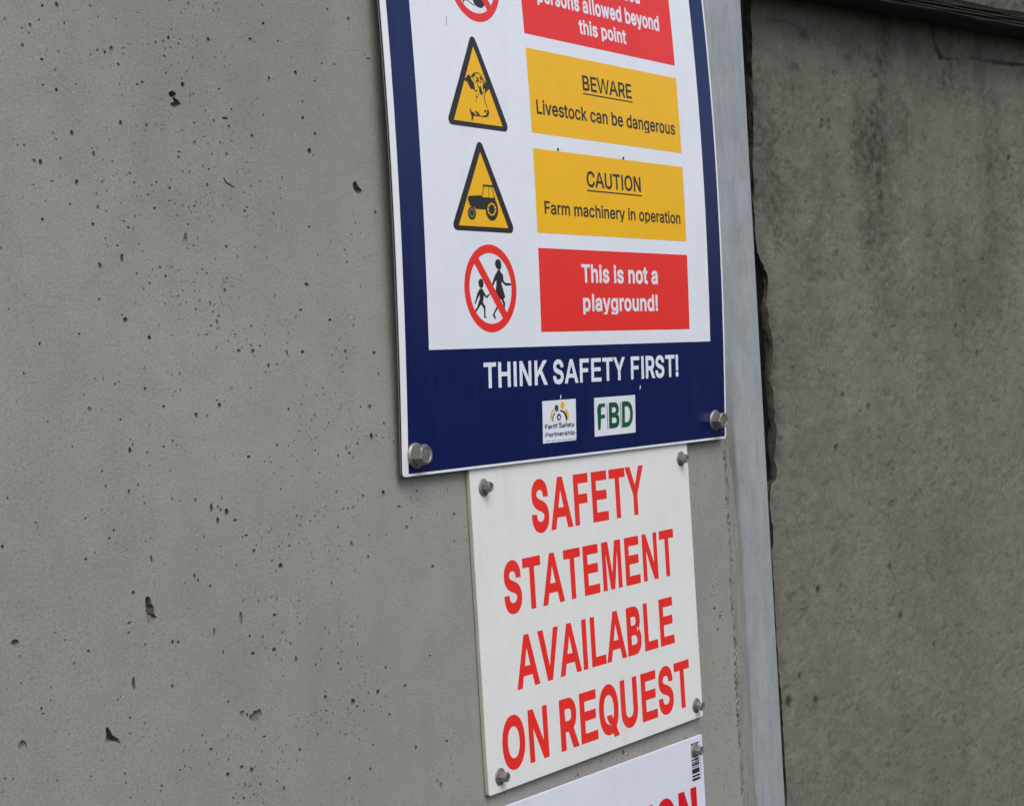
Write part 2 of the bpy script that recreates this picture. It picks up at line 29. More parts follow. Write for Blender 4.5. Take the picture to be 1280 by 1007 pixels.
'pits': [[0.8783,0.3053,0.00224,0.00237],[0.8646,0.3025,0.00184,0.00117],[0.8609,0.2918,0.0011,0.00088],[0.8449,0.2836,0.00108,0.00087],[0.8845,0.2927,0.00113,0.00119],[0.9352,0.3027,0.0008,0.00061],[0.9148,0.2762,0.00156,0.00151],[0.9221,0.2756,0.00158,0.00152],[0.9349,0.2678,0.0016,0.00153],[0.8734,0.2422,0.00186,0.00177],[0.8614,0.2629,0.00183,0.00117],[0.8925,0.248,0.00114,0.00089],[0.8611,0.2443,0.0011,0.00088],[1.0012,0.2598,0.0026,0.00254],[0.9528,0.2546,0.00164,0.00093],[0.9583,0.257,0.00165,0.00124],[0.9886,0.295,0.00213,0.0019],[0.9832,0.28,0.0017,0.00126],[1.0322,0.2997,0.00224,0.00194],[1.081,0.3057,0.00332,0.002],[1.0978,0.3215,0.00193,0.00168],[1.1146,0.3087,0.00147,0.0017],[1.0435,0.3302,0.00136,0.00098],[1.0412,0.2606,0.00181,0.0013],[1.1008,0.2759,0.00194,0.00235],[1.1342,0.2841,0.00251,0.0024],[1.158,0.2799,0.00154,0.00104],[1.1685,0.2962,0.00156,0.0014],[1.1853,0.2975,0.00159,0.00141],[1.0544,0.2454,0.00138,0.00131],[1.0915,0.2441,0.00144,0.001],[1.1407,0.2603,0.00152,0.00103],[1.14,0.2463,0.00202,0.00206],[1.1546,0.2339,0.00205,0.00207],[1.1462,0.2185,0.00305,0.00309],[1.0768,0.2253,0.00236,0.00199],[1.0465,0.2372,0.00457,0.0013],[0.9336,0.2231,0.0024,0.00274],[0.8856,0.2111,0.00227,0.00266],[0.9043,0.2017,0.00116,0.0009],[0.9055,0.1973,0.00193,0.0024],[0.8734,0.1916,0.00149,0.00147],[0.8548,0.1874,0.00218,0.0029],[0.8875,0.175,0.00227,0.00237],[0.841,0.1987,0.00107,0.00086],[0.8475,0.1705,0.00108,0.00087],[0.9442,0.1786,0.00162,0.00123],[0.9574,0.17,0.00123,0.00093],[0.8803,0.1584,0.0015,0.00118],[0.9931,0.2056,0.00215,0.00095],[0.9924,0.2015,0.00171,0.00158],[1.0243,0.1943,0.00133,0.00096],[1.0629,0.1627,0.00186,0.00131],[1.1407,0.1531,0.00202,0.00137],[1.2296,0.1698,0.00222,0.00215],[0.9947,0.1379,0.00301,0.00473],[1.0028,0.1322,0.0013,0.00095],[0.9274,0.1199,0.00199,0.00393],[0.9051,0.1136,0.00271,0.00328],[1.0395,0.1325,0.00181,0.00129],[0.9659,0.1139,0.00166,0.00124],[0.9712,0.1072,0.00167,0.00155],[1.0349,0.097,0.00225,0.00225],[1.0176,0.0866,0.00177,0.00223],[0.9028,0.0885,0.00116,0.00119],[1.1331,0.1035,0.00351,0.0017],[0.9275,0.0734,0.00278,0.00242],[0.8815,0.0625,0.0015,0.00117],[0.9506,0.0593,0.00204,0.00214],[0.8447,0.0558,0.00144,0.00143],[1.1238,0.0818,0.00199,0.00135],[1.16,0.0734,0.00206,0.00172],[1.0627,0.068,0.00186,0.00131],[1.1036,0.0459,0.00194,0.003],[1.0634,0.0474,0.00279,0.00229],[1.0468,0.048,0.00274,0.00194],[1.1233,0.046,0.00248,0.00202],[1.0721,0.0519,0.00141,0.00098],[1.2169,0.044,0.00274,0.00213],[0.9431,0.0204,0.00203,0.00152],[0.9435,0.0359,0.00122,0.00152],[0.8946,0.0292,0.00115,0.00089],[0.8289,0.0346,0.00106,0.00114],[0.9136,0.0248,0.00117,0.0009],[0.8537,0.146,0.00181,0.00174],[0.9315,0.1482,0.0012,0.00121],[0.9356,0.1435,0.0016,0.00122],[0.9008,0.1444,0.00154,0.00209],[0.9403,0.1854,0.00161,0.00122],[0.9672,0.1801,0.00125,0.00093],[0.9636,0.1598,0.00166,0.00124],[0.8189,0.0806,0.00104,0.00085],[0.8151,0.1237,0.00104,0.00169],[1.1715,0.0561,0.00157,0.00104],[1.2317,0.308,0.00333,0.00108],[1.0117,0.0615,0.00175,0.00095],[1.0215,0.0048,0.0027,0.00258],[0.8477,-0.0009,0.0011,0.00087],[0.9952,-0.0024,0.00218,0.00254],[1.0074,-0.0033,0.00133,0.00096],[0.9167,-0.0022,0.00159,0.00091],[0.9615,0.0059,0.00168,0.00125],[0.9245,-0.0261,0.00201,0.00274],[0.9591,-0.025,0.00125,0.00124],[1.0515,-0.0387,0.00279,0.00164],[1.207,-0.03,0.00275,0.00356],[1.1874,-0.0354,0.00269,0.00176],[1.176,-0.0429,0.00213,0.00175],[1.207,-0.0039,0.00275,0.0025],[1.2372,-0.0363,0.0017,0.00145],[1.102,-0.0016,0.00197,0.00135],[0.921,-0.0573,0.0016,0.00243],[0.9644,-0.0447,0.00126,0.00093],[0.9648,-0.066,0.00126,0.00125],[0.9891,-0.0689,0.00173,0.00189],[1.0183,-0.0697,0.00134,0.00096],[0.8085,-0.0529,0.00104,0.0017],[0.8775,-0.0735,0.00114,0.00089],[0.832,-0.0724,0.00143,0.00086],[0.8017,-0.0863,0.00172,0.00169],[0.8848,-0.099,0.00115,0.00089],[0.8757,-0.1031,0.00189,0.00147],[0.8994,-0.0903,0.00156,0.0012],[1.0061,-0.0767,0.00221,0.00446],[1.0228,-0.0814,0.00316,0.00354],[1.0317,-0.0887,0.00319,0.00129],[1.0124,-0.0872,0.00223,0.00352],[1.0436,-0.1019,0.00277,0.00098],[1.1049,-0.0915,0.00148,0.00135],[1.1905,-0.0813,0.00162,0.00176],[1.2186,-0.0807,0.00278,0.00286],[1.2394,-0.095,0.00341,0.00144],[1.3196,-0.1089,0.00246,0.00225],[1.1719,-0.122,0.00265,0.00314],[1.0815,-0.131,0.00289,0.00232],[0.9398,-0.1097,0.00164,0.00368],[0.9999,-0.1379,0.00176,0.00158],[0.9836,-0.1284,0.00172,0.00251],[0.9197,-0.1332,0.002,0.00181],[0.9451,-0.1487,0.00247,0.00399],[0.914,-0.1556,0.00238,0.00151],[0.9283,-0.1741,0.00161,0.00121],[0.9568,-0.1761,0.00209,0.00216],[0.9626,-0.177,0.00168,0.00186],[1.0015,-0.1746,0.00176,0.0038],[1.0318,-0.1675,0.00228,0.00709],[1.0711,-0.1705,0.00238,0.00198],[1.0689,-0.1555,0.00142,0.00099],[0.8076,-0.1549,0.00452,0.0031],[0.8734,-0.1708,0.00189,0.00147],[0.8436,-0.1529,0.00073,0.00086],[1.0103,-0.1923,0.00178,0.00223],[1.0433,-0.1979,0.00323,0.00194],[1.0683,-0.1987,0.00285,0.00197],[1.0936,-0.2105,0.00195,0.003],[1.1174,-0.2186,0.0015,0.00101],[1.056,-0.1863,0.00187,0.00131],[1.0407,-0.1838,0.00184,0.0013],[0.9149,-0.2014,0.00199,0.00511],[0.9537,-0.2099,0.00208,0.00185],[0.8987,-0.2108,0.00117,0.00089],[0.9094,-0.2263,0.00158,0.0012],[0.8095,-0.2273,0.00489,0.00366],[0.8275,-0.2049,0.00143,0.00142],[0.8287,-0.2088,0.00143,0.00114],[0.8372,-0.1915,0.00108,0.00115],[0.8108,-0.1839,0.00105,0.00085],[0.8362,-0.2006,0.00108,0.00086],[1.0271,-0.2436,0.00363,0.00224],[1.0429,-0.2484,0.00833,0.00582],[1.0126,-0.232,0.00178,0.00127],[1.0512,-0.2673,0.00279,0.0013],[1.0237,-0.2865,0.00316,0.0016],[1.0343,-0.2912,0.0032,0.00257],[1.0075,-0.2893,0.00266,0.00222],[1.0704,-0.3136,0.0019,0.00229],[0.9571,-0.2752,0.00167,0.00123],[1.1271,-0.2483,0.00253,0.00271],[1.1623,-0.2579,0.00368,0.00345],[1.1961,-0.2555,0.00272,0.00281],[1.2336,-0.2564,0.00226,0.00215],[1.2097,-0.2775,0.00221,0.00177],[1.2441,-0.3136,0.00228,0.00179],[1.1856,-0.2998,0.00161,0.00105],[1.289,-0.316,0.00239,0.00147],[1.0922,-0.2859,0.00195,0.00199],[1.0761,-0.279,0.00143,0.00099],[1.1519,-0.3226,0.00208,0.00274],[1.277,-0.3545,0.00236,0.00328],[1.0239,-0.3115,0.00181,0.0016],[0.7924,-0.2477,0.00136,0.00083],[0.7995,-0.2495,0.00137,0.0014],[0.9372,-0.2834,0.00163,0.00122],[0.9018,-0.2741,0.00117,0.00119],[1.2827,-0.1537,0.00297,0.00147],[1.2718,-0.2346,0.00176,0.0011],[1.2084,-0.2354,0.0022,0.00212],[1.1459,-0.2217,0.00206,0.00137],[1.1277,-0.2594,0.00152,0.00135],[0.9907,-0.2658,0.00217,0.00188],[1.2486,-0.1144,0.00287,0.00181],[1.8346,-0.2015,0.00382,0.00279],[1.5189,-0.3985,0.00442,0.00324],[1.5098,-0.3991,0.00292,0.00242],[1.5003,-0.3913,0.00289,0.00161],[1.5882,-0.3856,0.00313,0.00334],[1.8114,-0.2709,0.00375,0.00276],[1.7993,-0.26,0.00372,0.00183],[1.8041,-0.2848,0.00373,0.00183]],
'pitpoly': [[[0.93141,-0.1386],[0.93353,-0.13764],[0.93628,-0.13922],[0.93715,-0.14395],[0.93978,-0.14738],[0.93943,-0.15196],[0.94206,-0.15541],[0.93862,-0.1571],[0.93441,-0.15838],[0.93238,-0.1581],[0.9313,-0.15088],[0.93095,-0.14469]],[[0.88514,-0.22995],[0.88754,-0.2289],[0.88963,-0.23229],[0.89206,-0.23634],[0.89767,-0.24011],[0.89859,-0.2436],[0.8933,-0.24078],[0.88748,-0.24027],[0.88446,-0.2391],[0.88557,-0.23452]],[[1.2014,0.19542],[1.20523,0.19637],[1.20859,0.19165],[1.21317,0.18839],[1.21129,0.18545],[1.20641,0.18517],[1.20234,0.18774],[1.20055,0.19185]],[[1.0399,0.1883],[1.04129,0.18871],[1.04415,0.18503],[1.05343,0.18172],[1.05244,0.18069],[1.04317,0.184]],[[0.98524,0.25183],[0.98919,0.25381],[0.99373,0.25209],[0.99174,0.24844],[0.99584,0.24635],[0.9982,0.24375],[0.99411,0.24052],[0.98734,0.2408],[0.98628,0.24351],[0.99064,0.2452],[0.98916,0.24786],[0.98547,0.24936]]],
'R': {"A":0.1954768762233649,"X":1.94977,"Y":0.03},
'redge': [[0.0618,0.50852],[0.06154,0.47829],[0.0551,0.37711],[0.04947,0.27631],[0.04553,0.18588],[0.0457,0.16081],[0.05272,0.15085],[0.05845,0.14387],[0.06527,0.1308],[0.06465,0.10558],[0.06173,0.09046],[0.06359,0.07532],[0.06802,0.03485],[0.06509,0.01978],[0.06217,0.00473],[0.06589,-0.02569],[0.06803,-0.0561],[0.06217,-0.08607],[0.06315,-0.11136],[0.05864,-0.12617],[0.04877,-0.12946],[0.04491,-0.13721],[0.04246,-0.16511],[0.04701,-0.1856],[0.0436,-0.2154],[0.04176,-0.24532],[0.04141,-0.28542],[0.04368,-0.38614],[0.04412,-0.51687],[0.04377,-0.55702]],
'crack': [[0.46326,0.51122],[0.46344,0.50276],[0.46378,0.48585],[0.46441,0.47179],[0.46718,0.45933],[0.47252,0.45275],[0.4796,0.44318],[0.48652,0.44208],[0.50414,0.44134],[0.52751,0.4451],[0.56944,0.44848],[0.59846,0.44721],[0.63349,0.44729],[0.66377,0.44869],[0.71146,0.45035]],
'crack2': [[0.09201,0.45371],[0.11655,0.45671],[0.14109,0.4556],[0.16143,0.45039],[0.17167,0.4475]],
'spots': [[0.1652,0.4461,0.0136,0.0126,0.8],[0.3156,0.4217,0.0167,0.0098,0.9],[0.2716,0.435,0.0327,0.0151,0.7],[0.2581,0.4626,0.0361,0.0108,0.4],[0.1927,0.2802,0.0524,0.0147,0.5],[0.1402,0.2601,0.0595,0.0186,0.5],[0.2064,0.2419,0.0174,0.0317,0.4],[0.1425,0.3789,0.0338,0.0364,0.4],[0.1209,0.3208,0.0233,0.0144,0.5],[0.3775,0.3254,0.0192,0.0222,0.5],[0.4226,0.3951,0.0497,0.0338,0.35],[0.4925,0.4005,0.0833,0.0287,0.4],[0.5974,0.303,0.0304,0.0295,0.3],[0.1626,0.3234,0.0342,0.0313,0.35],[0.3271,0.3878,0.0225,0.0263,0.4],[0.0954,0.2175,0.0262,0.0306,0.4],[0.2065,0.1472,0.0529,0.0126,0.25],[0.3915,0.0712,0.0788,0.0333,0.2],[0.2356,0.1793,0.0321,0.0319,0.25],[0.3633,0.0771,0.0384,0.033,0.25],[0.0954,0.0342,0.0131,0.0611,0.2],[0.1961,-0.4411,0.0705,0.0311,0.15],[0.4573,-0.2687,0.1028,0.0673,0.15]],
'rpits': [[0.195,0.3337,0.0035],[0.2088,0.3346,0.0038],[0.1944,0.3269,0.0034],[0.2089,0.3257,0.0038],[0.6445,0.3077,0.0044],[0.2054,-0.0259,0.0035],[0.2613,-0.0438,0.0045],[0.1131,-0.4132,0.0049],[0.5311,0.021,0.0042],[0.058,-0.4055,0.0064],[0.1845,-0.0936,0.0034],[0.4795,0.061,0.0041],[0.2902,-0.261,0.0037],[0.3078,-0.3291,0.0046],[0.1324,-0.2739,0.005],[0.3831,-0.3785,0.0038],[0.0833,-0.377,0.0032]],
'drip': [[0.11046,-0.41487],[0.11393,-0.42261],[0.11092,-0.45597]],
'beam': [[0.4506,0.5111],[0.62261,0.50796],[0.19544,0.48301],[0.62056,0.488]]
}
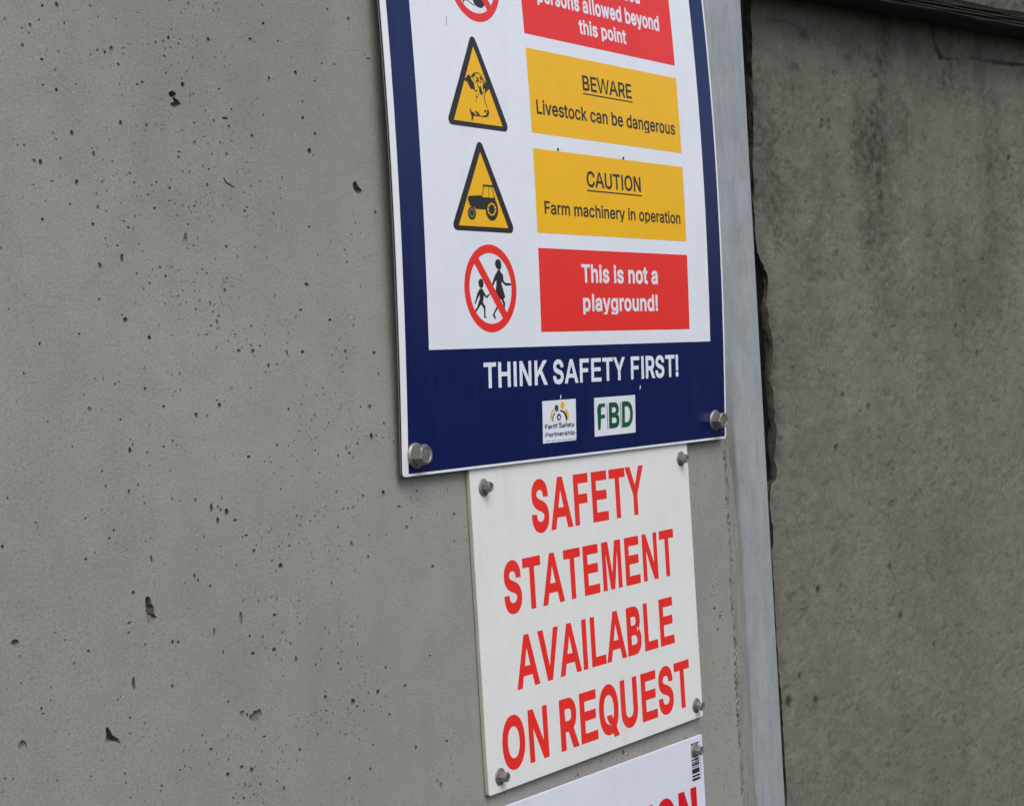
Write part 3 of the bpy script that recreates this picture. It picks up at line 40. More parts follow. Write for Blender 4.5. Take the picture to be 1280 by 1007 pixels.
GLYPHS = {"regular":{"A":[498,[[84,-17,143,135,354,135,417,-17,525,-17,293,526,199,526,-19,-17],[246,445,322,218,173,218]]],"B":[456,[[44,-17,265,-17,304,-13,340,-3,370,12,388,25,402,40,416,59,429,92,435,124,433,167,424,199,404,231,383,253,350,272,334,276,331,254,340,257,365,271,389,292,400,308,408,326,415,359,413,404,408,423,396,451,382,470,366,486,341,504,305,518,268,525,43,526],[142,74,142,214,256,214,275,211,297,204,307,197,323,182,328,175,337,152,337,122,333,112,327,102,318,92,311,87,290,79,259,74],[142,302,142,435,245,435,269,432,291,424,299,418,310,406,315,395,318,385,318,358,314,345,309,335,298,323,289,316,271,307,253,303]]],"C":[510,[[127,19,153,3,172,-6,213,-19,256,-24,280,-24,310,-21,331,-16,360,-7,383,4,407,19,436,45,464,83,478,113,495,176,396,177,384,140,371,118,352,98,336,87,308,75,288,71,256,70,229,75,211,81,194,89,179,101,163,117,150,134,139,156,130,177,124,205,120,253,121,279,126,313,136,347,145,366,163,393,178,407,191,417,219,431,238,436,259,439,285,438,317,431,346,416,367,396,377,383,384,369,396,331,494,332,484,376,476,401,466,422,453,442,441,458,418,480,381,506,337,523,291,532,266,533,233,531,190,521,152,505,114,479,79,442,56,404,36,353,25,297,23,245,29,182,42,136,60,96,91,52]]],"E":[419,[[44,-17,392,-16,391,74,142,74,142,212,372,213,371,303,142,303,142,435,388,435,388,526,43,525]]],"F":[410,[[44,-17,142,-16,142,204,363,205,362,295,142,295,142,435,386,435,386,526,43,525]]],"I":[203,[[155,-17,155,526,57,526,57,-17]]],"L":[393,[[44,-17,378,-16,377,74,142,74,141,526,43,525]]],"N":[523,[[44,-17,142,-16,142,320,125,413,179,294,372,-8,381,-17,480,-16,479,526,382,525,382,139,397,95,367,178,151,517,142,526,43,525]]],"O":[533,[[126,20,148,6,172,-6,218,-20,241,-23,278,-24,321,-19,362,-6,379,2,408,20,428,38,446,57,473,95,488,126,496,151,503,175,508,209,510,274,503,333,486,387,461,432,443,456,423,476,405,490,379,506,333,524,290,532,244,532,194,522,154,506,119,482,85,448,60,412,42,373,35,349,27,314,23,263,24,223,27,195,41,139,63,91,94,49],[183,98,163,117,145,143,134,166,124,205,120,253,121,279,128,321,137,349,149,373,165,394,186,413,212,428,238,436,259,439,296,436,322,428,348,413,373,389,388,367,398,346,404,327,412,286,413,235,406,189,394,152,377,125,355,101,333,86,305,74,279,70,241,72,211,81]]],"P":[445,[[44,-17,142,-16,142,169,257,169,306,178,341,192,364,208,383,225,404,255,418,291,425,325,426,354,421,396,411,426,393,458,367,485,342,502,304,517,263,525,43,526],[142,259,142,435,246,435,260,433,280,428,290,423,301,416,311,406,318,395,325,372,327,362,327,334,320,305,315,295,305,283,296,275,283,268,258,261,236,259]]],"R":[449,[[44,-17,142,-16,142,181,236,181,338,-9,347,-17,457,-16,338,200,341,202,365,216,391,241,404,260,415,283,423,310,426,333,426,371,424,389,412,429,392,463,377,479,353,497,329,510,310,516,264,525,43,526],[142,272,142,435,246,435,267,432,290,425,304,416,311,408,321,391,325,379,328,364,328,340,325,322,318,307,314,300,303,290,283,279,257,273]]],"S":[447,[[78,19,101,3,123,-8,160,-20,209,-26,264,-24,311,-13,350,5,371,20,391,41,406,62,416,83,423,107,425,123,425,156,420,180,414,197,393,230,364,255,324,278,283,292,207,312,163,330,149,340,138,351,135,357,132,370,132,381,136,397,144,410,154,421,168,430,186,437,201,440,225,442,241,441,265,437,278,432,294,422,307,410,312,403,318,390,324,361,420,361,414,412,399,447,386,465,369,484,340,505,307,520,268,530,226,533,179,529,143,519,104,499,71,471,53,446,38,409,35,386,35,359,44,320,64,288,95,260,133,238,171,225,250,204,272,196,299,184,314,174,324,161,327,152,329,139,328,129,325,118,317,104,305,91,294,83,277,75,260,70,233,66,215,66,188,70,166,77,151,85,138,97,131,106,124,121,117,154,19,154,25,105,33,80,50,49]]],"T":[449,[[177,-17,274,-16,274,435,434,435,434,526,15,525,16,435,176,435]]],"U":[517,[[113,22,135,6,160,-7,196,-19,239,-25,291,-24,330,-16,371,0,409,25,437,56,450,75,463,104,470,127,474,156,473,526,376,525,376,175,374,156,369,137,354,110,332,89,310,77,293,72,276,69,242,69,230,71,207,77,193,84,169,103,159,115,151,130,145,148,141,172,141,526,43,526,44,148,51,115,65,80,84,51]]],"W":[708,[[237,-17,356,429,478,-17,566,-17,721,526,624,526,522,69,408,526,303,526,193,68,92,526,-6,526,144,-17]]],"a":[389,[[64,2,89,-12,124,-23,158,-26,190,-24,214,-18,242,-5,259,7,271,20,282,35,260,35,261,-17,354,-16,354,257,352,284,344,315,334,335,321,353,295,375,268,389,236,398,213,401,174,401,156,399,119,389,89,375,62,354,38,325,18,280,107,254,129,288,141,299,154,306,169,311,188,314,203,314,220,312,238,304,249,294,254,284,258,269,258,251,258,251,255,249,236,244,153,234,101,222,65,206,54,198,35,180,21,156,15,135,13,112,15,81,22,56,31,38,41,24],[121,76,116,82,112,88,109,98,109,112,113,124,122,134,132,140,152,146,253,162,273,168,259,160,259,139,256,119,253,111,244,95,229,79,214,70,201,66,173,62,142,66,132,69]]],"b":[424,[[37,-17,128,-17,129,38,109,42,121,25,139,5,161,-10,179,-18,213,-25,245,-25,268,-22,296,-13,314,-4,335,11,352,27,367,45,377,60,391,89,398,113,405,145,407,168,406,223,401,255,392,285,378,315,365,334,340,362,318,378,292,391,264,399,247,401,209,401,194,399,171,392,145,377,123,356,107,332,111,337,131,334,130,526,36,525],[169,80,157,92,148,106,138,128,133,150,130,170,130,208,134,234,140,255,148,272,158,286,171,298,183,306,193,310,213,313,235,312,251,308,269,298,282,286,295,268,305,239,311,204,311,175,307,147,299,120,284,93,267,77,247,67,231,64,203,65,183,72]]],"c":[396,[[96,9,131,-11,166,-22,190,-25,225,-25,243,-23,279,-13,313,5,327,15,348,37,365,61,386,114,294,137,280,102,273,91,262,80,252,74,234,66,222,64,193,64,178,67,165,73,156,79,138,98,124,124,116,154,113,179,114,209,117,227,124,252,132,269,141,283,155,296,173,307,200,313,223,312,242,307,258,298,273,284,281,273,293,242,383,266,369,306,350,338,331,358,301,379,263,394,228,401,188,401,152,394,118,381,86,359,63,334,45,308,31,276,20,233,17,202,17,173,20,141,32,97,48,63,69,34]]],"d":[424,[[91,10,115,-6,148,-19,179,-25,222,-24,254,-15,278,-1,298,17,315,42,296,41,297,-17,389,-16,388,526,294,525,294,341,316,335,309,347,287,371,267,385,250,393,215,401,177,401,156,398,133,391,101,374,87,364,66,342,45,312,29,274,20,236,17,204,17,173,20,141,31,97,47,61,69,30],[156,79,143,91,131,108,122,128,116,153,113,180,114,212,117,230,123,252,134,275,145,290,156,299,171,307,198,313,219,312,238,307,256,296,268,284,283,260,288,243,294,212,295,180,292,153,284,121,276,105,267,92,253,78,231,67,215,64,188,65,173,69]]],"e":[404,[[96,9,132,-11,169,-22,194,-25,231,-25,255,-22,289,-12,325,8,355,35,371,60,387,103,296,125,283,97,278,89,269,80,255,71,242,66,221,63,204,63,182,66,158,77,150,82,137,96,124,117,116,143,115,152,388,153,388,214,386,237,380,266,370,297,357,321,338,347,316,366,299,378,259,394,224,401,186,401,154,395,122,383,95,366,66,339,46,310,31,276,20,233,17,202,17,172,20,140,31,99,47,64,66,37],[116,238,116,239,121,255,126,266,136,282,149,295,160,302,180,311,195,313,216,313,230,311,248,303,260,294,272,280,280,268,288,243,292,224,295,238]]],"f":[254,[[65,-17,159,-16,159,310,245,311,244,396,159,396,159,430,160,435,166,447,172,453,177,455,188,457,203,457,239,449,263,529,245,539,214,546,177,547,142,540,115,528,101,518,85,500,77,489,68,467,64,448,64,396,-11,395,-10,310,64,310]]],"g":[425,[[65,-117,351,-117,371,-90,381,-67,389,-29,388,396,297,396,296,335,316,337,309,347,287,371,255,391,237,398,216,401,178,401,157,398,126,388,100,373,67,344,49,319,33,287,22,250,17,206,18,161,26,119,40,82,59,52,82,27,110,8,143,-5,179,-12,223,-11,256,-2,282,13,300,30,315,51,294,47,293,-24,285,-47,271,-63,256,-71,233,-78,221,-80,191,-80,179,-78,164,-74,146,-65,130,-51,105,-19,28,-63,46,-95],[151,93,137,106,127,122,120,140,116,158,113,183,114,214,118,235,125,257,140,284,157,299,171,307,190,312,213,313,225,311,240,306,258,296,272,280,283,260,289,243,295,211,295,173,291,149,284,127,271,105,259,92,250,86,233,79,213,76,189,77,172,81]]],"h":[410,[[37,-17,131,-16,131,241,134,258,144,280,158,295,174,305,200,312,226,311,240,307,247,304,262,291,273,274,276,263,279,245,279,-16,374,-16,374,259,370,290,361,319,340,353,318,375,286,392,246,401,210,401,195,399,172,392,156,385,137,373,123,360,108,340,118,332,130,526,36,525]]],"i":[167,[[37,-17,131,-16,130,396,36,395],[47,437,67,427,94,426,114,433,130,446,142,467,143,493,136,513,120,530,102,539,78,541,51,532,38,521,28,505,24,478,30,457]]],"k":[381,[[37,-17,131,-16,131,133,152,152,286,-17,399,-12,224,215,384,389,277,396,113,229,131,229,130,526,36,525]]],"m":[610,[[36,-17,131,-16,131,251,132,260,140,280,154,297,170,307,189,313,215,312,233,305,242,298,247,293,256,275,257,268,258,-17,352,-16,352,252,354,264,363,286,373,299,391,309,407,313,429,313,445,309,462,299,469,292,474,283,477,273,479,259,479,-16,573,-17,574,268,568,309,560,328,548,350,522,376,506,387,487,395,451,403,412,402,376,392,343,373,319,349,320,340,327,333,314,357,286,384,254,399,232,403,206,403,186,399,166,392,138,375,111,346,116,326,129,395,36,396]]],"n":[410,[[37,-17,131,-16,131,241,134,258,144,280,158,295,174,305,200,312,226,311,240,307,247,304,262,291,273,274,276,263,279,245,279,-16,374,-16,374,257,372,278,364,310,351,338,338,356,314,377,286,392,255,400,210,401,181,395,149,381,127,363,110,343,117,330,129,396,36,396]]],"o":[415,[[96,9,131,-11,166,-22,190,-25,224,-25,249,-22,284,-11,307,2,328,16,353,43,374,76,389,116,397,157,398,205,392,252,375,298,355,332,327,361,299,380,263,394,227,401,188,401,152,394,118,381,86,359,63,334,45,308,31,276,20,233,17,202,17,173,20,141,32,97,48,63,69,34],[155,80,140,94,133,105,124,123,116,154,113,179,114,209,117,227,124,252,132,269,141,283,155,296,173,307,200,313,223,312,242,307,256,300,272,285,284,268,296,240,302,204,302,171,298,146,289,118,276,96,264,83,252,74,237,67,222,64,194,64,171,70]]],"p":[424,[[37,-117,131,-116,131,33,108,43,117,29,138,6,164,-11,195,-23,213,-25,245,-25,277,-20,296,-13,320,0,352,27,377,60,388,82,396,106,405,145,407,168,407,211,403,245,392,284,375,320,357,345,340,362,313,381,291,391,257,400,209,401,194,399,171,392,145,377,123,356,107,332,110,336,129,336,129,396,36,396],[169,80,157,92,148,106,138,128,133,150,130,170,130,208,134,234,140,255,148,272,158,286,171,298,183,306,193,310,213,313,235,312,251,308,269,298,282,286,295,268,305,239,311,204,311,175,307,147,299,120,284,93,267,77,247,67,231,64,203,65,183,72]]],"r":[259,[[37,-17,131,-16,131,247,136,266,148,286,157,293,172,302,188,307,201,309,226,308,260,301,260,401,193,401,159,391,137,378,118,360,108,346,105,340,129,336,128,396,36,395]]],"s":[365,[[69,7,100,-11,123,-18,144,-23,163,-25,201,-25,227,-22,256,-14,293,5,317,25,336,52,343,71,348,94,347,129,335,161,324,177,310,191,287,207,261,218,151,247,142,251,132,259,129,263,126,270,127,285,133,296,140,302,149,308,174,315,202,315,213,313,225,308,241,292,260,257,345,278,333,317,317,345,295,368,276,381,245,394,217,400,167,401,149,399,120,391,88,376,69,361,45,333,33,302,30,287,30,259,38,228,53,204,78,181,107,165,143,154,216,137,233,130,246,119,251,107,249,93,247,88,237,78,230,73,215,67,184,62,153,66,133,75,119,90,104,125,25,110,18,91,23,73,34,47,48,27]]],"t":[227,[[91,0,116,-13,153,-21,196,-20,233,-9,215,74,179,67,163,67,154,69,147,76,143,90,143,310,220,310,221,395,143,396,143,487,49,488,48,396,-10,396,-11,311,48,310,48,79,51,58,60,36,72,17]]],"u":[410,[[91,5,122,-12,151,-20,195,-22,219,-19,248,-8,277,10,298,33,293,50,281,-16,374,-16,373,396,279,395,279,143,276,122,266,100,251,83,233,73,206,67,186,68,165,74,149,87,137,106,131,131,131,396,36,396,37,107,44,75,56,46,72,23]]],"v":[389,[[151,-17,239,-16,395,396,298,396,289,387,207,159,195,78,190,137,97,396,-7,396]]],"y":[389,[[37,-117,190,-117,203,-100,222,-61,395,396,293,395,207,159,191,109,195,75,198,110,183,157,97,396,-7,396,144,0,131,-40,125,-53,115,-65,107,-70,97,-73,86,-73,48,-66]]]},"bold":{"!":[196,[[52,-15,77,-29,112,-30,134,-22,154,-5,168,21,169,53,161,77,144,97,118,111,86,112,62,104,41,86,27,58,26,33,36,3],[42,134,154,135,158,535,37,534]]],"A":[544,[[338,535,219,535,0,-26,120,-26,166,101,391,101,440,-26,563,-26],[201,196,277,404,354,196]]],"B":[456,[[35,-26,266,-26,305,-22,343,-11,375,5,393,18,409,34,424,55,438,89,444,124,442,169,432,203,412,237,389,260,353,280,343,283,340,248,344,249,371,264,396,286,408,304,417,323,424,358,422,405,417,426,404,455,389,476,372,493,345,512,308,527,269,534,34,535],[152,83,152,205,256,205,273,203,293,195,302,190,316,176,320,171,328,151,328,124,325,116,320,107,312,99,307,95,288,87,259,83],[152,311,152,426,244,426,266,424,287,416,293,412,302,401,307,392,309,384,309,359,306,348,301,340,292,329,284,323,268,316,251,312]]],"C":[510,[[122,12,149,-5,169,-14,211,-28,256,-33,281,-33,312,-30,333,-25,363,-15,387,-4,412,12,442,39,471,78,486,109,507,185,390,186,376,144,364,123,347,105,332,95,306,84,286,80,256,79,231,83,215,89,199,97,184,108,170,122,158,138,147,159,139,180,133,207,129,253,130,278,134,311,144,344,153,361,170,387,184,400,196,410,222,423,240,427,260,430,284,429,314,422,340,408,361,390,369,379,376,365,389,322,505,323,493,379,484,404,474,426,460,448,447,464,424,487,385,514,340,532,292,541,266,542,232,540,187,530,148,513,108,486,72,447,48,408,27,356,16,298,14,245,20,181,33,133,52,91,84,46]]],"D":[502,[[35,-26,239,-26,300,-17,347,-1,383,20,420,53,443,82,458,110,471,141,484,194,488,251,484,315,477,348,469,374,449,419,422,456,396,480,372,497,348,511,325,520,303,526,266,533,233,535,34,534],[151,83,151,425,243,425,273,420,298,411,321,396,341,375,356,349,368,314,373,273,372,225,367,193,356,161,345,141,327,119,307,104,284,93,268,88,242,84]]],"E":[501,[[484,-26,484,69,170,69,170,221,452,221,452,316,170,316,170,440,473,440,473,535,57,535,57,-26]]],"F":[457,[[171,-26,171,212,405,212,405,307,171,307,171,440,442,440,442,535,58,535,58,-26]]],"H":[544,[[171,-26,171,219,393,219,393,-26,506,-26,506,535,393,535,393,314,171,314,171,535,57,535,57,-26]]],"I":[196,[[167,-26,167,535,54,535,54,-26]]],"K":[544,[[172,-26,172,144,264,237,418,-26,564,-26,342,316,553,535,401,535,172,286,172,535,59,535,59,-26]]],"L":[457,[[455,-26,455,69,173,69,173,535,60,535,60,-26]]],"M":[631,[[161,-26,161,416,272,-26,381,-26,492,416,493,-26,597,-26,597,535,427,535,327,152,225,535,55,535,55,-26]]],"N":[544,[[163,-26,163,340,389,-26,503,-26,503,535,398,535,398,160,168,535,58,535,58,-26]]],"O":[533,[[121,13,144,-2,169,-14,216,-28,240,-32,279,-33,323,-28,365,-14,383,-6,413,13,434,31,453,51,481,90,496,123,505,148,511,173,517,208,519,275,512,335,494,391,469,437,450,462,429,482,411,497,383,514,336,533,291,541,243,541,191,531,150,514,113,489,78,454,52,416,34,376,26,351,18,315,14,263,15,223,18,193,32,136,56,86,88,43],[188,105,170,122,153,147,143,169,133,207,129,253,130,278,136,319,145,345,157,369,171,388,191,406,216,420,240,427,259,430,295,427,318,420,343,406,366,384,380,363,390,343,396,325,403,285,404,235,398,191,385,156,370,130,349,108,329,94,302,83,278,79,243,81,215,89]]],"Q":[533,[[121,13,151,-6,180,-19,211,-27,240,-32,278,-33,304,-31,337,-24,347,-20,389,-74,510,-69,439,36,444,41,474,79,493,115,505,148,515,191,519,233,519,275,515,318,506,356,498,380,486,407,471,434,450,462,429,482,411,497,383,514,336,533,291,541,243,541,191,531,150,514,113,489,78,454,52,416,34,376,26,351,18,315,14,263,15,223,18,193,32,136,56,86,88,43],[188,105,170,122,153,147,143,169,133,207,129,253,130,278,136,319,145,345,157,369,171,388,191,406,216,420,240,427,259,430,295,427,318,420,343,406,366,384,380,363,390,343,396,325,403,285,404,235,398,191,385,156,370,130,368,128,325,185,205,180,294,53,289,78,303,83,278,79,243,81,215,89]]],"R":[449,[[35,-26,151,-25,151,172,231,172,331,-14,343,-26,472,-25,350,196,346,194,371,209,398,236,412,255,423,280,431,308,435,333,435,371,433,391,420,433,399,468,383,485,358,505,333,518,312,525,265,534,34,535],[152,281,152,426,246,426,265,424,286,416,298,409,304,402,313,388,317,377,319,363,319,341,316,325,310,311,307,306,298,297,280,288,256,282]]],"S":[447,[[72,12,96,-4,120,-16,158,-28,208,-35,265,-33,314,-22,355,-2,376,13,398,35,414,58,424,80,431,105,434,123,434,157,429,182,422,201,400,236,370,262,327,286,285,301,210,321,167,338,155,347,146,356,144,360,141,372,141,380,144,394,151,404,160,414,173,422,188,428,202,431,225,433,240,432,262,428,274,423,289,415,300,404,304,399,309,388,316,352,430,352,422,414,407,451,393,471,375,491,345,512,310,529,270,539,226,542,178,538,140,527,99,507,65,477,45,450,30,411,26,386,26,357,36,317,57,282,89,253,130,230,169,216,247,195,269,188,294,176,308,167,316,156,319,150,320,139,319,131,317,121,310,109,299,98,289,91,274,83,258,78,233,75,215,75,190,78,170,85,157,92,144,103,139,111,133,124,125,163,9,163,16,103,25,76,43,44]]],"T":[457,[[296,-26,296,440,462,440,462,535,16,535,16,440,183,440,183,-26]]],"U":[517,[[107,15,130,-1,156,-15,193,-27,239,-34,292,-33,333,-25,376,-8,415,18,445,50,458,71,471,100,478,125,483,156,482,535,367,534,367,176,365,158,361,140,347,115,327,96,306,85,291,80,275,78,242,78,232,79,211,85,198,91,175,109,167,120,159,134,153,150,150,172,150,534,34,534,35,147,42,112,57,75,77,45]]],"V":[501,[[321,-26,522,535,402,535,264,120,122,535,0,535,200,-26]]],"Y":[501,[[316,-26,316,209,522,535,392,535,263,313,130,535,-2,535,203,210,203,-26]]],"a":[389,[[59,-5,85,-20,122,-32,158,-35,191,-33,217,-27,247,-12,264,0,278,14,286,26,251,26,252,-26,363,-25,363,258,361,286,352,318,341,340,327,359,300,383,271,397,238,407,213,410,174,410,155,408,116,398,84,382,55,361,31,330,6,274,111,244,136,282,147,292,158,298,171,303,188,305,203,305,217,303,233,296,241,288,246,281,249,268,249,253,251,257,251,257,235,253,151,243,98,231,61,214,48,205,28,186,13,160,6,136,4,112,6,79,14,53,24,33,34,18],[127,83,123,88,120,92,118,99,118,110,121,119,128,127,136,131,154,138,255,154,277,160,250,144,250,139,248,121,245,114,237,100,223,87,210,79,198,74,173,71,144,74,136,77]]],"b":[424,[[28,-26,137,-26,138,26,103,34,114,19,134,-2,157,-18,176,-27,212,-34,245,-34,270,-30,299,-21,319,-11,341,4,359,21,374,39,385,56,399,86,407,111,414,144,416,168,415,224,409,257,400,288,386,319,373,339,346,368,323,385,295,399,266,408,247,410,209,410,192,407,167,400,140,384,116,362,100,338,108,347,140,342,139,535,27,534],[175,87,164,98,156,110,147,131,142,151,139,170,139,208,142,232,148,252,156,267,165,280,176,291,187,298,195,301,213,304,234,303,248,300,264,291,275,280,287,263,297,237,302,203,302,175,299,149,291,124,276,99,261,85,244,76,230,73,205,74,187,80]]],"d":[424,[[85,3,110,-14,145,-28,179,-34,223,-33,258,-23,283,-8,305,11,320,34,287,31,288,-26,398,-25,397,535,285,534,285,353,322,343,316,352,293,378,272,392,253,402,216,410,176,410,154,406,130,399,97,382,81,371,59,348,37,316,20,277,11,238,8,205,8,172,11,139,22,94,39,56,62,24],[161,86,150,97,139,112,131,131,125,155,122,180,123,211,125,228,131,249,141,270,152,283,161,292,174,298,199,304,218,303,234,299,250,289,261,278,274,256,280,241,285,211,286,180,283,154,275,124,268,110,260,98,247,86,228,76,214,73,189,74,176,77]]],"e":[404,[[91,2,128,-19,167,-31,194,-34,231,-34,257,-31,292,-20,331,1,362,30,379,56,399,110,291,135,275,101,271,95,263,87,251,79,240,75,220,72,205,72,185,75,162,85,156,89,144,102,132,121,125,145,125,143,397,144,397,215,395,238,389,268,378,301,365,325,344,353,321,374,303,386,262,403,225,410,185,410,152,404,118,391,89,374,59,344,38,314,22,279,11,235,8,203,8,171,11,139,22,96,39,59,59,31],[126,247,125,237,129,252,134,262,143,276,155,288,164,294,183,302,196,304,215,304,227,302,244,295,254,288,265,275,271,264,280,241,283,224,287,247]]],"g":[425,[[61,-126,356,-126,379,-95,390,-70,398,-30,397,405,288,405,287,343,321,346,317,352,293,378,259,400,239,406,217,410,177,410,154,406,122,396,94,380,61,350,42,324,25,290,13,252,8,207,9,160,17,116,32,78,51,46,77,20,106,0,140,-14,178,-21,224,-20,260,-10,287,6,307,24,320,43,285,37,284,-23,277,-42,265,-56,252,-63,231,-70,221,-71,191,-71,181,-69,167,-66,151,-57,137,-44,107,-7,16,-60,39,-101],[156,100,144,112,135,126,129,142,125,160,122,184,123,213,126,233,133,254,147,278,162,292,174,299,191,303,212,304,223,303,237,298,252,289,265,275,275,257,281,241,286,210,286,173,283,151,276,131,264,110,253,99,245,94,230,88,213,85,190,86,175,89]]],"h":[410,[[28,-26,140,-25,140,240,143,256,152,275,163,288,178,297,201,303,225,302,237,299,242,296,255,285,264,270,268,260,270,245,270,-26,383,-26,383,259,378,292,369,323,347,359,323,382,289,401,247,410,210,410,193,407,168,400,152,393,132,380,117,366,100,345,120,340,139,535,27,534]]],"i":[167,[[28,-26,140,-25,139,405,27,404],[41,430,65,418,95,417,119,425,137,440,151,464,152,495,143,517,125,537,105,547,76,550,46,540,31,527,19,508,14,478,22,453]]],"l":[196,[[164,-26,164,535,56,535,56,-26]]],"n":[410,[[28,-26,140,-25,140,240,143,256,152,275,163,288,178,297,201,303,225,302,237,299,242,296,255,285,264,270,268,260,270,245,270,-26,383,-26,383,258,381,280,373,313,358,343,344,362,319,385,289,400,256,409,209,410,179,404,144,388,120,370,102,348,119,339,138,404,27,404]]],"o":[415,[[91,2,127,-19,164,-30,190,-34,224,-34,251,-30,287,-19,312,-6,334,9,361,37,382,72,398,113,406,156,407,206,400,254,384,302,362,337,332,368,303,388,266,403,228,410,187,410,149,403,114,389,81,366,56,340,37,312,22,279,11,235,8,203,8,172,11,140,23,93,41,58,63,28],[161,87,147,100,141,110,132,127,125,155,122,179,123,208,125,225,132,249,140,264,148,277,161,289,176,298,201,304,222,303,239,299,251,293,265,279,276,264,287,237,293,203,293,171,290,148,281,122,269,101,258,90,247,82,234,76,221,73,195,73,175,78]]],"p":[424,[[28,-126,140,-125,140,19,102,36,110,24,132,-1,160,-19,193,-31,213,-34,246,-34,279,-28,300,-21,325,-8,359,21,384,55,396,78,405,103,414,144,416,167,416,211,412,247,400,288,382,325,364,350,345,369,318,389,294,400,258,409,209,410,192,407,167,400,140,384,116,362,100,338,107,345,138,345,138,404,27,404],[175,87,164,98,156,110,147,131,142,151,139,170,139,208,142,232,148,252,156,267,165,280,176,291,187,298,195,301,213,304,234,303,248,300,264,291,275,280,287,263,297,237,302,203,302,175,299,149,291,124,276,99,261,85,244,76,230,73,205,74,187,80]]],"r":[259,[[28,-26,140,-25,140,246,144,262,155,280,162,286,176,294,190,298,202,300,225,299,268,290,268,410,192,410,155,399,132,385,111,366,100,351,100,349,138,344,137,405,27,404]]],"s":[365,[[64,0,97,-19,120,-27,142,-32,162,-34,201,-34,229,-31,259,-22,298,-3,323,19,344,48,352,68,357,93,356,130,343,165,331,183,316,198,291,215,264,227,154,255,146,259,139,265,137,267,135,272,136,282,140,290,145,295,153,300,175,306,201,306,211,304,220,300,234,287,255,247,357,271,341,321,324,350,300,375,280,389,247,403,218,409,166,410,148,408,116,400,83,383,62,368,37,338,24,305,21,288,21,258,30,224,46,198,72,174,103,157,141,145,214,128,228,122,238,114,242,106,241,96,239,93,231,85,226,81,213,75,184,71,156,74,138,83,126,95,109,136,18,118,9,92,14,70,26,43,41,21]]],"t":[227,[[85,-7,113,-22,152,-30,197,-29,244,-16,221,84,178,76,164,76,158,77,155,81,152,91,152,301,229,301,230,404,152,405,152,496,40,497,39,405,-19,405,-20,302,39,301,39,78,43,56,52,32,65,12]]],"u":[410,[[86,-2,119,-20,149,-29,196,-31,221,-27,252,-17,282,3,305,28,291,41,272,-26,383,-26,382,405,270,404,270,144,267,125,258,105,245,90,230,82,205,76,188,77,170,82,156,93,145,110,140,132,140,404,27,404,28,106,35,73,48,42,65,17]]],"w":[567,[[118,-26,219,-25,284,203,284,283,291,174,348,-25,449,-26,579,404,466,405,455,387,401,194,397,93,395,190,337,404,233,405,173,192,170,92,169,183,111,391,97,405,-11,405]]],"y":[389,[[26,-126,194,-126,210,-105,230,-65,408,405,287,404,198,162,182,112,195,85,207,113,192,160,103,404,-20,404,134,0,123,-37,117,-48,109,-59,104,-62,96,-64,87,-64,41,-56]]]}}


random.seed(7)
scene = bpy.context.scene
C = scene.collection
EYE = 1.5                                   # camera height above the yard

# ---------------------------------------------------------------- camera
cd = DATA['cam']
F = Vector((math.cos(cd['phi'])*math.cos(cd['pitch']), math.sin(cd['phi'])*math.cos(cd['pitch']), math.sin(cd['pitch'])))
R_ = F.cross(Vector((0, 0, 1))).normalized(); U_ = R_.cross(F)
c_, s_ = math.cos(cd['roll']), math.sin(cd['roll'])
R2, U2 = R_*c_ + U_*s_, U_*c_ - R_*s_
cam = bpy.data.cameras.new('camera'); camo = bpy.data.objects.new('camera', cam); C.objects.link(camo)
camo.matrix_world = Matrix(((R2.x, U2.x, -F.x, 0), (R2.y, U2.y, -F.y, -cd['dist']), (R2.z, U2.z, -F.z, EYE), (0, 0, 0, 1)))
cam.sensor_width = 36; cam.lens = cd['f']/1280*36; cam.clip_start = 0.02; cam.clip_end = 800
cam.dof.use_dof = True; cam.dof.focus_distance = 1.78; cam.dof.aperture_fstop = 45
scene.camera = camo

# ---------------------------------------------------------------- daylight: overcast sky and a weak, very soft sun
SUN_EL, SUN_AZ = math.radians(52), math.radians(205)      # compass from +Y, clockwise
world = bpy.data.worlds.new('World'); scene.world = world; world.use_nodes = True
nt = world.node_tree; nt.nodes.clear()
sky = nt.nodes.new('ShaderNodeTexSky'); sky.sky_type = 'NISHITA'; sky.sun_disc = False
sky.sun_elevation = SUN_EL; sky.sun_rotation = SUN_AZ
sky.air_density = 1.0; sky.dust_density = 4.0; sky.ozone_density = 1.0
bg = nt.nodes.new('ShaderNodeBackground'); bg.inputs[1].default_value = 0.11
wo = nt.nodes.new('ShaderNodeOutputWorld')
nt.links.new(sky.outputs[0], bg.inputs[0]); nt.links.new(bg.outputs[0], wo.inputs[0])
sl = bpy.data.lights.new('sun', 'SUN'); sl.energy = 0.8; sl.angle = math.radians(35); sl.color = (1, 0.96, 0.9)
so = bpy.data.objects.new('sun', sl); C.objects.link(so); so.location = (0, -4, 8)
sd = Vector((math.sin(SUN_AZ)*math.cos(SUN_EL), math.cos(SUN_AZ)*math.cos(SUN_EL), math.sin(SUN_EL)))
so.rotation_euler = sd.to_track_quat('Z', 'Y').to_euler()
scene.view_settings.view_transform = 'Standard'; scene.view_settings.look = 'None'
scene.view_settings.exposure = 0.6; scene.view_settings.gamma = 1; scene.view_settings.use_curve_mapping = False

